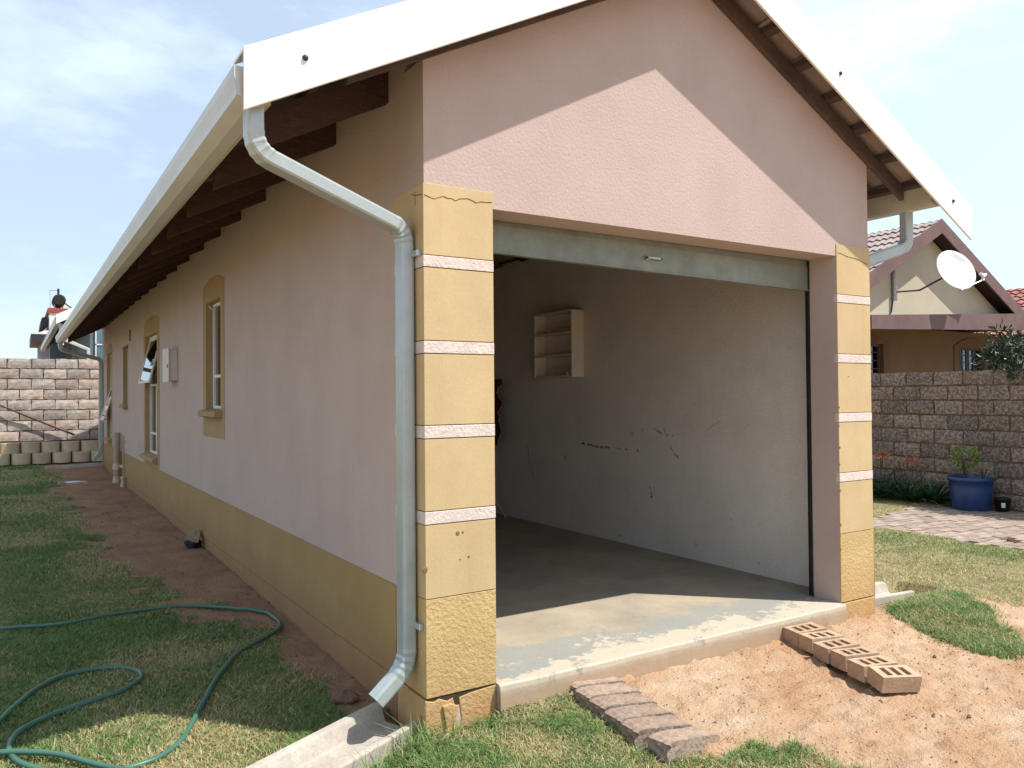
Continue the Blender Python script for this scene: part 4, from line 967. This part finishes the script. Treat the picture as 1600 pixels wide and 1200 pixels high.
# pebbles and crumbs of soil: nobody could count them
q = MB(); npb = 1300
for i in range(npb):
    if i < 620: x_, y_ = random.uniform(1.0, 3.4), random.uniform(-1.6, -.06)
    elif i < 800: x_, y_ = random.uniform(3.3, 5.0), random.uniform(-1.8, -.2)
    else:
        y_ = random.uniform(.3, 8); x_ = random.uniform(float(soil_edge(y_)), -.02)
    s_ = random.uniform(.002, .0075) * (2.0 if i % 23 == 0 else 1); z_ = gz1(x_, y_)
    q.add([(x_ + s_ * random.uniform(.7, 1.3), y_, z_), (x_, y_ + s_ * random.uniform(.7, 1.3), z_), (x_ - s_, y_, z_), (x_, y_ - s_, z_), (x_ + s_ * .2, y_, z_ + s_ * .9), (x_, y_, z_ - s_)], [(0, 1, 4), (1, 2, 4), (2, 3, 4), (3, 0, 4), (1, 0, 5), (2, 1, 5), (3, 2, 5), (0, 3, 5)])
tag(q.build('pebbles', M['clod'], None, origin=(2, -.5, 0)), 'scattered crumbs of soil and small stones on the red sand', 'pebbles', kind='stuff')
for (pa, pb, lb) in [((.80, -.55), (1.05, -.66), 'dry straw-coloured twig lying on the thin grass near the left brick row')]:
    q = MB(); q.tube([(pa[0], pa[1], gz1(*pa) + .02), ((pa[0] + pb[0]) / 2, (pa[1] + pb[1]) / 2 + .02, gz1(*pb) + .03), (pb[0], pb[1], gz1(*pb) + .012)], .004, k=5); q.tube([(pa[0] + .08, pa[1] - .02, gz1(*pa) + .02), (pa[0] + .05, pa[1] + .10, gz1(*pa) + .03)], .003, k=5)
    tag(q.build('twig', M['straw'], None, origin=(pa[0], pa[1], 0)), lb, 'twig')

# ------------------------------------------------------------------ brick path on the right
q = MB(); tint = []
for r in range(-70, 34):
    y_ = r * .105; offs = (.11 if r % 2 else 0)
    for c in range(0, 14):
        x_ = 6.2 + c * .222 + offs
        if not inside(PAVE, np.array([x_ + .11 + random.uniform(-.03, .03)]), np.array([y_ + .05]))[0] or x_ + .22 > 9.19: continue
        if (r, c) in ((8, 3), (9, 3), (6, 4)): continue
        zz = float(base(x_, y_)) - .002 + random.uniform(-.004, .004); g = .004; b0 = len(q.v)
        q.hexa([(x_ + g, y_ + g, zz - .06), (x_ + .22 - g, y_ + g, zz - .06), (x_ + .22 - g, y_ + .105 - g, zz - .06), (x_ + g, y_ + .105 - g, zz - .06), (x_ + g, y_ + g, zz + random.uniform(-.003, .003)), (x_ + .22 - g, y_ + g, zz + random.uniform(-.003, .003)), (x_ + .22 - g, y_ + .105 - g, zz + random.uniform(-.003, .003)), (x_ + g, y_ + .105 - g, zz + random.uniform(-.003, .003))])
        t_ = random.uniform(.8, 1.15); tint += [(t_, t_ * random.uniform(.93, 1.03), t_ * random.uniform(.88, 1.0))] * 8
M['pathbrick'] = mat('pinkish_grey_paving', (.34, .27, .225), (.28, .215, .175), 8, .95, .5, 60, .004, .12, 60, attr='tint')
ob = q.build('path', M['pathbrick']); a = ob.data.color_attributes.new('tint', 'FLOAT_COLOR', 'POINT'); c = np.ones((len(q.v), 4), np.float32); c[:, :3] = tint; a.data.foreach_set('color', c.ravel()); tag(ob, kind='structure')

# ------------------------------------------------------------------ plants
def leaf_mesh(q, tint, p, d, n_, l, w, col_, fold=.2):
    d = Vector(d).normalized(); s = d.cross(Vector(n_)).normalized(); up = s.cross(d); p = Vector(p); b0 = len(q.v)
    q.add([p, p + d * l * .5 + s * w * .5 + up * w * fold, p + d * l, p + d * l * .5 - s * w * .5 + up * w * fold, p + d * l * .55], [(0, 1, 4), (1, 2, 4), (2, 3, 4), (3, 0, 4)])
    tint += [col_] * 5
def finish(q, tint, name, mat_, parent=None, **kw):
    ob = q.build(name, mat_, parent, **kw); a = ob.data.color_attributes.new('tint', 'FLOAT_COLOR', 'POINT'); c = np.ones((len(q.v), 4), np.float32); c[:, :3] = tint; a.data.foreach_set('color', c.ravel()); return ob
def rdir():
    while True:
        v = Vector((random.uniform(-1, 1), random.uniform(-1, 1), random.uniform(-1, 1)))
        if .05 < v.length < 1: return v.normalized()
# dark shrub behind the wall
shb = empty('shrub', (9.95, 1.3, 0), 'dense dark glossy-leaved shrub rising behind the block wall', 'shrub')
q = MB(); 
for k in range(7):
    a = k * .9; tip = (9.95 + .45 * math.cos(a), 1.25 + .75 * math.sin(a), 1.9 + .3 * math.sin(k)); q.tube([(9.95, 1.3, 0), (9.95 + .1 * math.cos(a), 1.3 + .15 * math.sin(a), 1.0), tip], .03, k=6, scales=[1.2, .8, .25])
q.build('trunk', M['bark'], shb)
q = MB(); tint = []
clumps = []
for _ in range(95):
    v = rdir(); rr_ = random.uniform(.55, 1) ** .5; clumps.append((Vector((9.80 + v.x * .70 * rr_, 1.50 + v.y * 1.10 * rr_, 1.86 + v.z * .58 * rr_)), random.uniform(.10, .2), random.uniform(.6, 1.5)))
for c_, r_, br in clumps:
    for _ in range(85):
        v = rdir(); p = c_ + v * r_ * random.uniform(.3, 1); d = (v + rdir() * .7 + Vector((0, 0, .2))).normalized(); t_ = br * random.uniform(.7, 1.3)
        leaf_mesh(q, tint, p, d, rdir(), random.uniform(.06, .11), random.uniform(.022, .036), (t_, t_, t_ * .95))
finish(q, tint, 'crown', M['leafdark'], shb)
# strap leaved clumps
lc = [(8.95, 3.95), (8.9, 3.55), (8.98, 3.25), (8.88, 3.02), (8.95, 2.84)]
names_ = ['second from the pillar', 'middle one', 'fourth from the pillar', 'next to the blue pot']
for i, (x_, y_) in enumerate(lc):
    q = MB(); tint = []; b0 = gz1(x_, y_)
    for _ in range(60):
        a = random.uniform(0, 6.28); L_ = random.uniform(.32, .58) * (1.1 if i < 2 else .85); e = random.uniform(.5, 1.25); wd_ = random.uniform(.014, .026)
        pts = []
        for s_ in range(6):
            t = s_ / 5; r_ = L_ * (t * math.cos(e) + t * t * .3); z_ = L_ * (t * math.sin(e) - t * t * .42 * (1.6 - e)); pts.append(Vector((x_ + math.cos(a) * (r_ + .02), y_ + math.sin(a) * (r_ + .02), b0 + max(z_, .0) + .01)))
        sd = Vector((-math.sin(a), math.cos(a), 0)); t_ = random.uniform(.7, 1.5); V_ = []
        for k, p in enumerate(pts): ww = wd_ * (1, 1.1, 1, .8, .5, .05)[k]; V_ += [p - sd * ww, p + sd * ww]
        q.add(V_, [(2 * k, 2 * k + 1, 2 * k + 3, 2 * k + 2) for k in range(5)]); tint += [(t_, t_, t_)] * len(V_)
    lab = ['dark green strap-leaved clump half hidden by the right pillar', 'large strap-leaved clump just right of the pillar edge', 'strap-leaved clump in the middle of the bed under the block wall', 'low strap-leaved clump second from the blue pot', 'small strap-leaved clump touching the blue pot'][i]
    tag(finish(q, tint, 'strap_leaf_plant', M['lily'], None, origin=(x_, y_, b0)), lab, 'plant', 'strap-leaved plants along the wall')
# coral flower stems
for i, (x_, y_, zt_, lb) in enumerate([(9.0, 3.62, .62, 'coral pink flower head on a thin stem near the right pillar'), (9.02, 3.22, .56, 'faded coral flower stems in front of the dark block wall')]):
    e_ = empty('flower', (x_, y_, 0), lb, 'flower', 'coral flowers above the strap leaves')
    q = MB()
    for k in range(4): q.tube([(x_, y_, 0), (x_ + random.uniform(-.06, .06), y_ + random.uniform(-.1, .1) * (1 + 2 * i), zt_ * random.uniform(.85, 1))], .004, k=5)
    q.build('stem', M['bark'], e_)
    q = MB(); tint = []
    for _ in range(150 if i == 0 else 150):
        v = rdir(); t_ = random.uniform(.5, 1.6); p = Vector((x_, y_, zt_)) + Vector((v.x * .10, v.y * (.11 + .02 * i), v.z * .07)) * random.uniform(0, .9)
        leaf_mesh(q, tint, p, v, rdir(), .04, .016, (t_, t_, t_))
    finish(q, tint, 'petals', M['redleaf'], e_)
# blue pot with plants
pt_ = (8.86, 2.30)
pz = float(base(*pt_))
pot = empty('plant_pot', (pt_[0], pt_[1], pz), 'large blue glazed plant pot standing by the block wall', 'pot')
q = MB(); q.lathe((pt_[0], pt_[1], pz), [(.0001, 0), (.205, 0), (.215, .02), (.245, .28), (.25, .37), (.272, .375), (.275, .41), (.262, .42), (.245, .41), (.235, .37), (.0001, .365)], 32); q.build('pot_body', M['pot'], pot, smooth=True)
q = MB(); q.lathe((pt_[0], pt_[1], pz + .372), [(.232, 0), (.12, .012), (.0001, .015)], 20); q.build('potting_soil', M['clod'], pot)
for (dx, dy, hh_, rad, mt, nm, lb, nl) in [(-.02, .06, .30, .13, 'bright', 'yellow_green_plant', 'yellow-green leafy plant in the blue pot', 210), (.02, -.14, .18, .12, 'greyleaf', 'grey_green_plant', 'feathery grey-green plant at the right of the blue pot', 240)]:
    c0 = Vector((pt_[0] + dx, pt_[1] + dy, pz + .37)); e_ = empty(nm, c0, lb, 'plant'); q = MB()
    for k in range(6): q.tube([c0, c0 + Vector((random.uniform(-.05, .05), random.uniform(-.06, .06), hh_ * .9))], .005, k=5)
    q.build('stem', M['bark'], e_); q = MB(); tint = []
    for _ in range(nl):
        v = rdir(); p = c0 + Vector((v.x * rad, v.y * rad, hh_ + v.z * .10)) if mt == 'bright' else c0 + Vector((v.x * rad, v.y * rad, hh_ * .75 + v.z * .12))
        t_ = random.uniform(.6, 1.5); leaf_mesh(q, tint, p, (v + Vector((0, 0, .3))), rdir(), .06 if mt == 'bright' else .05, .026 if mt == 'bright' else .007, (t_, t_, t_ * .9))
    finish(q, tint, 'foliage', M[mt], e_)
bp_ = (8.98, 1.98); q = MB(); z_ = float(base(*bp_)); bpo = empty('small_pot', (bp_[0], bp_[1], z_), 'small black plastic nursery pot with a white label', 'pot')
q.lathe((bp_[0], bp_[1], z_), [(.0001, 0), (.075, 0), (.095, .15), (.10, .15), (.10, .17), (.088, .17), (.08, .05), (.0001, .05)], 20); q.build('pot_body', M['blackpot'], bpo, smooth=True)
q = MB(); q.hexa([(8.878, 1.94, z_ + .06), (8.892, 1.90, z_ + .06), (8.90, 1.905, z_ + .06), (8.885, 1.945, z_ + .06), (8.872, 1.94, z_ + .12), (8.886, 1.90, z_ + .12), (8.90, 1.905, z_ + .12), (8.88, 1.945, z_ + .12)]); q.build('white_label', M['label'], bpo)

# ------------------------------------------------------------------ neighbouring house on the right
nh = empty('neighbour_house', (13.3, 5.2, 0), 'cream gabled house with brown barge boards and a porch beyond the block wall', 'house')
AX, AZ, NY, NK, HS = 13.31, 4.62, 5.15, .53, 3.45
def nz_(x, o=0): return AZ - NK * abs(x - AX) + o
q = MB(); q.prism([(10.55, 2.84), (16.07, 2.84), (16.07, nz_(16.07, -.05)), (AX, nz_(AX, -.05)), (10.55, nz_(10.55, -.05))], 'y', 5.45, 5.65)
q.box(10.55, 10.7, 6.5, 14, 0, 3.1); q.box(15.92, 16.07, 6.66, 14, 0, 3.1); q.box(10.55, 16.07, 13.85, 14, 0, 3.1)
q.build('wall', M['ncream'], nh)
nw = MB(); holes = [(12.2, 13.50, 1.0, 2.50), (16.35, 17.4, 1.0, 2.50)]
grid_wall(nw, 10.7, 18.4, 0, 2.85, holes, lambda u, z, d: (u, 6.5 + d, z), .15); nw.build('porch_wall', M['nochre'], nh)
for hx0, hx1, hz0, hz1 in holes:
    f = MB(); t = .05
    f.box(hx0, hx0 + t, 6.56, 6.60, hz0, hz1); f.box(hx1 - t, hx1, 6.56, 6.60, hz0, hz1); f.box(hx0 + t, hx1 - t, 6.56, 6.60, hz1 - t, hz1); f.box(hx0 + t, hx1 - t, 6.56, 6.60, hz0, hz0 + t)
    for k in range(1, 4): xx = hx0 + (hx1 - hx0) * k / 4; f.box(xx - .012, xx + .012, 6.565, 6.595, hz0 + t, hz1 - t)
    for k in range(1, 9): zz = hz0 + (hz1 - hz0) * k / 9; f.box(hx0 + t, hx1 - t, 6.568, 6.592, zz - .008, zz + .008)
    fo = f.build('window', M['timber2'], nh); p = MB(); p.box(hx0 + .02, hx1 - .02, 6.605, 6.61, hz0 + .02, hz1 - .02); p.build('pane', M['tealglass'], fo)
    s = MB(); n_ = 10; arch = [(hx1 + .22 + (hx0 - .22 - hx1 - .22) * i / n_, 2.52 + .20 * (1 - (2 * i / n_ - 1) ** 2)) for i in range(n_ + 1)]
    s.prism([(hx0 - .22, 2.501), (hx1 + .22, 2.501)] + arch, 'y', 6.48, 6.503); s.box(hx0 - .22, hx0 - .002, 6.48, 6.503, .9, 2.5); s.box(hx1 + .002, hx1 + .22, 6.48, 6.503, .9, 2.5); s.build('surround', M['nsur'], fo)
q = MB(); q.box(10.7, 18.4, 6.66, 6.9, 0, 2.8); q.build('dark_window_backing', M['timber'], nh)  # added dark slab behind the porch panes, standing in for unlit rooms
q = MB()   # porch fascia and roof, rising a little to the right
zb0, zb1, zt0, zt1 = 2.575, 2.80, 2.83, 3.12
xl_, xr_ = 10.70, 19.5; sl_ = (2.75 - 2.585) / 5.15; st_ = (3.089 - 2.823) / 5.15
q.hexa([(xl_, 4.88, 2.585), (xr_, 4.88, 2.585 + sl_ * (xr_ - xl_)), (xr_, 4.92, 2.585 + sl_ * (xr_ - xl_)), (xl_, 4.92, 2.585), (xl_, 4.88, 2.823), (xr_, 4.88, 2.823 + st_ * (xr_ - xl_)), (xr_, 4.92, 2.823 + st_ * (xr_ - xl_)), (xl_, 4.92, 2.823)])
q.hexa([(xl_, 4.92, 2.77), (xr_, 4.92, 2.77 + st_ * (xr_ - xl_)), (xr_, 6.5, 2.80 + st_ * (xr_ - xl_)), (xl_, 6.5, 2.80), (xl_, 4.92, 2.81), (xr_, 4.92, 2.81 + st_ * (xr_ - xl_)), (xr_, 6.5, 2.84 + st_ * (xr_ - xl_)), (xl_, 6.5, 2.84)])
q.box(17.6, 17.75, 4.95, 5.1, 0, 2.75); q.build('porch_beam', M['bargebrown'], nh)
q = MB(); nu = Vector((1, 0, NK)).normalized(); S_ = HS / nu.x
tiles(q, (AX - HS, NY + .02, nz_(AX - HS, .12)), (0, 1, 0), (1, 0, NK), 9, S_, .33, .15, .016, .035, 6)
tiles(q, (AX + HS, NY + .02, nz_(AX + HS, .12)), (0, 1, 0), (-1, 0, NK), 9, S_, .33, .15, .016, .035, 6)
nr_ = q.build('roof', M['tile'], nh)
for sg in (-1, 1):
    q = MB(); xo = AX + sg * HS; q.prism([(xo, nz_(xo, -.10)), (AX, nz_(AX, -.10)), (AX, nz_(AX, .17)), (xo, nz_(xo, .17))], 'y', NY - .03, NY); q.build('barge_board', M['bargebrown'], nr_)
    q = MB(); q.add([(xo, NY, nz_(xo, .05)), (AX, NY, nz_(AX, .05)), (AX, 14.1, nz_(AX, .05)), (xo, 14.1, nz_(xo, .05))], [(0, 1, 2, 3)]); q.build('soffit', M['ceiling'], nr_)
# satellite dish
dc = Vector((12.95, 4.70, 3.716)); dish = empty('satellite_dish', (12.2, 5.44, 3.3), 'white round satellite dish on an arm fixed to the neighbouring gable', 'satellite dish')
ax_ = Vector((-.30, -.90, .36)).normalized(); q = MB(); prof = []
for i in range(9): r_ = .40 * i / 8; prof.append((max(r_, .0001), .10 * (r_ / .40) ** 2 - .06))
for i in range(8, -1, -1): r_ = .40 * i / 8; prof.append((max(r_, .0001), .10 * (r_ / .40) ** 2 - .072))
q.lathe(dc, prof, 36, axis=ax_); q.build('reflector', M['dish'], dish, smooth=True)
q = MB(); q.tube([(12.2, 5.40, 3.20), (12.2, 5.40, 4.14)], .045, k=8); q.build('mast', M['steel'], dish)
q = MB(); q.tube([(12.2, 5.36, 3.36), (12.5, 5.1, 3.38), dc - ax_ * .08], .018, k=7); q.build('wall_arm', M['bolt'], dish)
lnb = dc + Vector((.72, -.12, -.13)); q = MB(); q.tube([dc + Vector((.18, .02, -.36)), lnb], .014, k=7); q.build('feed_arm', M['steel'], dish)
q = MB(); q.tube([lnb + Vector((.0, 0, -.01)), lnb + Vector((.02, 0, .06)), lnb + Vector((-.08, 0, .11))], .035, k=8); q.tube([lnb + Vector((.0, 0, .09)), lnb + Vector((.10, .0, .10))], .03, k=8); q.build('receiver', M['dish'], dish)
q = MB(); q.tube([(12.2, 5.43, 3.28), (12.14, 5.43, 3.0), (12.05, 5.44, 2.90)], .012, k=5); q.build('cable', M['dark'], dish)
# red-roofed house farther right
rh = empty('red_roof_house', (27, 11, 0), 'distant house with a red tiled roof at the right edge', 'house')
q = MB(); q.box(25.9, 31, 6.5, 14.0, 0, 3.4); q.build('wall', M['ncream'], rh)
q = MB(); tiles(q, (25.3, 5.5, 3.25), (0, 1, 0), (1, 0, .50), 9.5, 4.3, .34, .30, .03, .05, 6); tiles(q, (33.0, 5.5, 3.25), (0, 1, 0), (-1, 0, .50), 9.5, 4.3, .34, .30, .03, .05, 6); q.build('roof', M['tilered'], rh)

# ------------------------------------------------------------------ houses beyond the far wall
bh_ = empty('rear_house', (.2, 20.2, .6), 'grey-blue house with white barge board and long gutter behind the far block wall', 'house')
BY = 19.9; bx0 = -.68; bz0 = 3.42; bm = bx0 + 2.5; bk_ = .515
def bz(x, o=0): return bz0 + bk_ * (2.5 - abs(x - bm)) + o
q = MB(); q.prism([(.10, .3), (3.5, .3), (3.5, bz(3.5) - .02), (bm, bz(bm) - .02), (.10, bz(.10) - .02)], 'y', 20.15, 20.3); q.build('front_wall', M['bluegrey'], bh_)
q = MB(); q.box(.10, .25, 20.3, 33, .3, bz(.1) - .05); q.box(3.35, 3.5, 20.3, 33, .3, bz(3.5)); q.build('side_wall', M['bluegrey'], bh_)
for sg in (-1, 1):
    q = MB(); xo = bm + sg * 2.5; q.prism([(xo, bz(xo, 0)), (bm, bz(bm, 0)), (bm, bz(bm, .24)), (xo, bz(xo, .24))], 'y', BY - .03, BY); q.build('barge_board', M['white'], bh_)
    q = MB(); q.add([(xo, BY, bz(xo, .14)), (bm, BY, bz(bm, .14)), (bm, 33, bz(bm, .14)), (xo, 33, bz(xo, .14))], [(0, 1, 2, 3)]); q.add([(xo, BY, bz(xo, .0)), (.1 if sg < 0 else 3.5, BY, bz(.1, 0) - .05), (.1 if sg < 0 else 3.5, 33, bz(.1, 0) - .05), (xo, 33, bz(xo, 0))], [(0, 1, 2, 3)]); q.build('soffit', M['ceiling'], bh_)
q = MB(); tiles(q, (bx0 + .03, BY, bz(bx0, .17)), (0, 1, 0), (1, 0, bk_), 13, 2.8, .345, .3, .018, .03, 4); tiles(q, (bm * 2 - bx0 - .03, BY, bz(bx0, .17)), (0, 1, 0), (-1, 0, bk_), 13, 2.8, .345, .3, .018, .03, 4); q.build('roof', M['tile'], bh_)
q = MB(); q.box(bx0 - .02, bx0 + .10, BY + .02, 33, bz0 - .02, bz0 + .12); q.build('gutter', M['gutter'], bh_)
q = MB(); q.sweep([(bx0 + .12, 20.05, bz0 + .02)] + bend((bx0 + .12, 20.05, bz0 + .02), (bx0 + .12, 20.05, bz0 - .35), (.06, 20.1, bz0 - .62), .12) + [(.06, 20.1, bz0 - .62), (.06, 20.1, .6)], rrect(.09, .09), upv=(0, 1, 0)); q.build('downpipe', M['gutter'], bh_)
wf = MB(); wf.box(.22, .25, 20.10, 20.148, 2.0, 3.38); wf.box(.22, 1.6, 20.10, 20.148, 2.92, 2.95); wf.box(.90, .93, 20.10, 20.148, 2.0, 2.91); wf.box(-.0 + .22, 1.6, 20.10, 20.148, 3.39, 3.42); wfo = wf.build('large_window', M['wframe'], bh_)
p = MB(); p.box(.255, 1.6, 20.12, 20.13, 2.0, 3.38); p.build('pane', M['tealreflect'], wfo)
q = MB(); q.box(-.40, -.28, 20.9, 21.0, 2.0, 3.0); q.build('brick_pier', M['mortar'], bh_)
q = MB(); q.box(-.62, .0, 26, 26.2, .6, 3.25); q.build('dark_screen', M['bluegrey'], bh_)  # added panel, dark like the shade under the eave; masks the white house
# white parapet house with water heater
ph = empty('parapet_house', (.5, 38, .8), 'white house with a red coping seen above the rear roofs', 'house')
q = MB(); q.box(-.24, 4.5, 38, 44, .8, 5.40); q.build('wall', M['whitewall'], ph)
q = MB(); q.box(-.30, 4.56, 37.95, 44, 5.40, 5.62); q.build('coping', M['redband'], ph)
wh = empty('water_heater', (.16, 38.4, 5.62), 'round dark solar water heater standing on the white house roof', 'water heater')
q = MB(); q.lathe((.16, 38.2, 6.02), [(.0001, 0), (.22, 0), (.27, .06), (.27, 1.2), (.22, 1.26), (.0001, 1.26)], 20, axis=(0, 1, 0)); q.build('tank', M['dark'], wh, smooth=False)
q = MB(); q.tube([(-.02, 38.4, 5.62), (-.02, 38.4, 5.85)], .03, k=6); q.tube([(.30, 38.4, 5.62), (.30, 38.4, 5.85)], .03, k=6); q.tube([(.35, 38.3, 5.95), (.75, 38.3, 5.62)], .06, k=6); q.build('stand', M['steel'], wh)
q = MB(); q.tube([(.13, 38.4, 6.25), (.13, 38.4, 6.55)], .05, k=8); q.build('valve', M['bolt'], wh); q = MB(); q.tube([(-.2, 38.4, 5.6), (-.2, 38.4, 6.45), (.1, 38.4, 6.47)], .012, k=5); q.build('pipe', M['bolt'], wh)
gh = empty('flat_roof_house', (-.6, 40, .8), 'small grey house with a dark flat eave left of the rear roofs', 'house')
q = MB(); q.box(-.62, -.25, 38.3, 42, .8, 4.45); q.build('wall', M['greywall'], gh)
q = MB(); q.box(-.95, -.25, 38.0, 42, 4.02, 4.42); q.build('fascia', M['bolt'], gh)
q = MB(); q.prism([(-.95, 4.43), (-.25, 4.43), (-.25, 4.62)], 'y', 38.0, 42); q.build('roof', M['whitewall'], gh)
q = MB(); q.prism([(-.60, 4.68), (-.28, 4.95), (-.28, 5.30), (-.52, 5.22)], 'y', 38.6, 42); q.build('upper_roof', M['bolt'], gh)
print('faces', sum(len(o.data.polygons) for o in bpy.data.objects if o.type == 'MESH'))
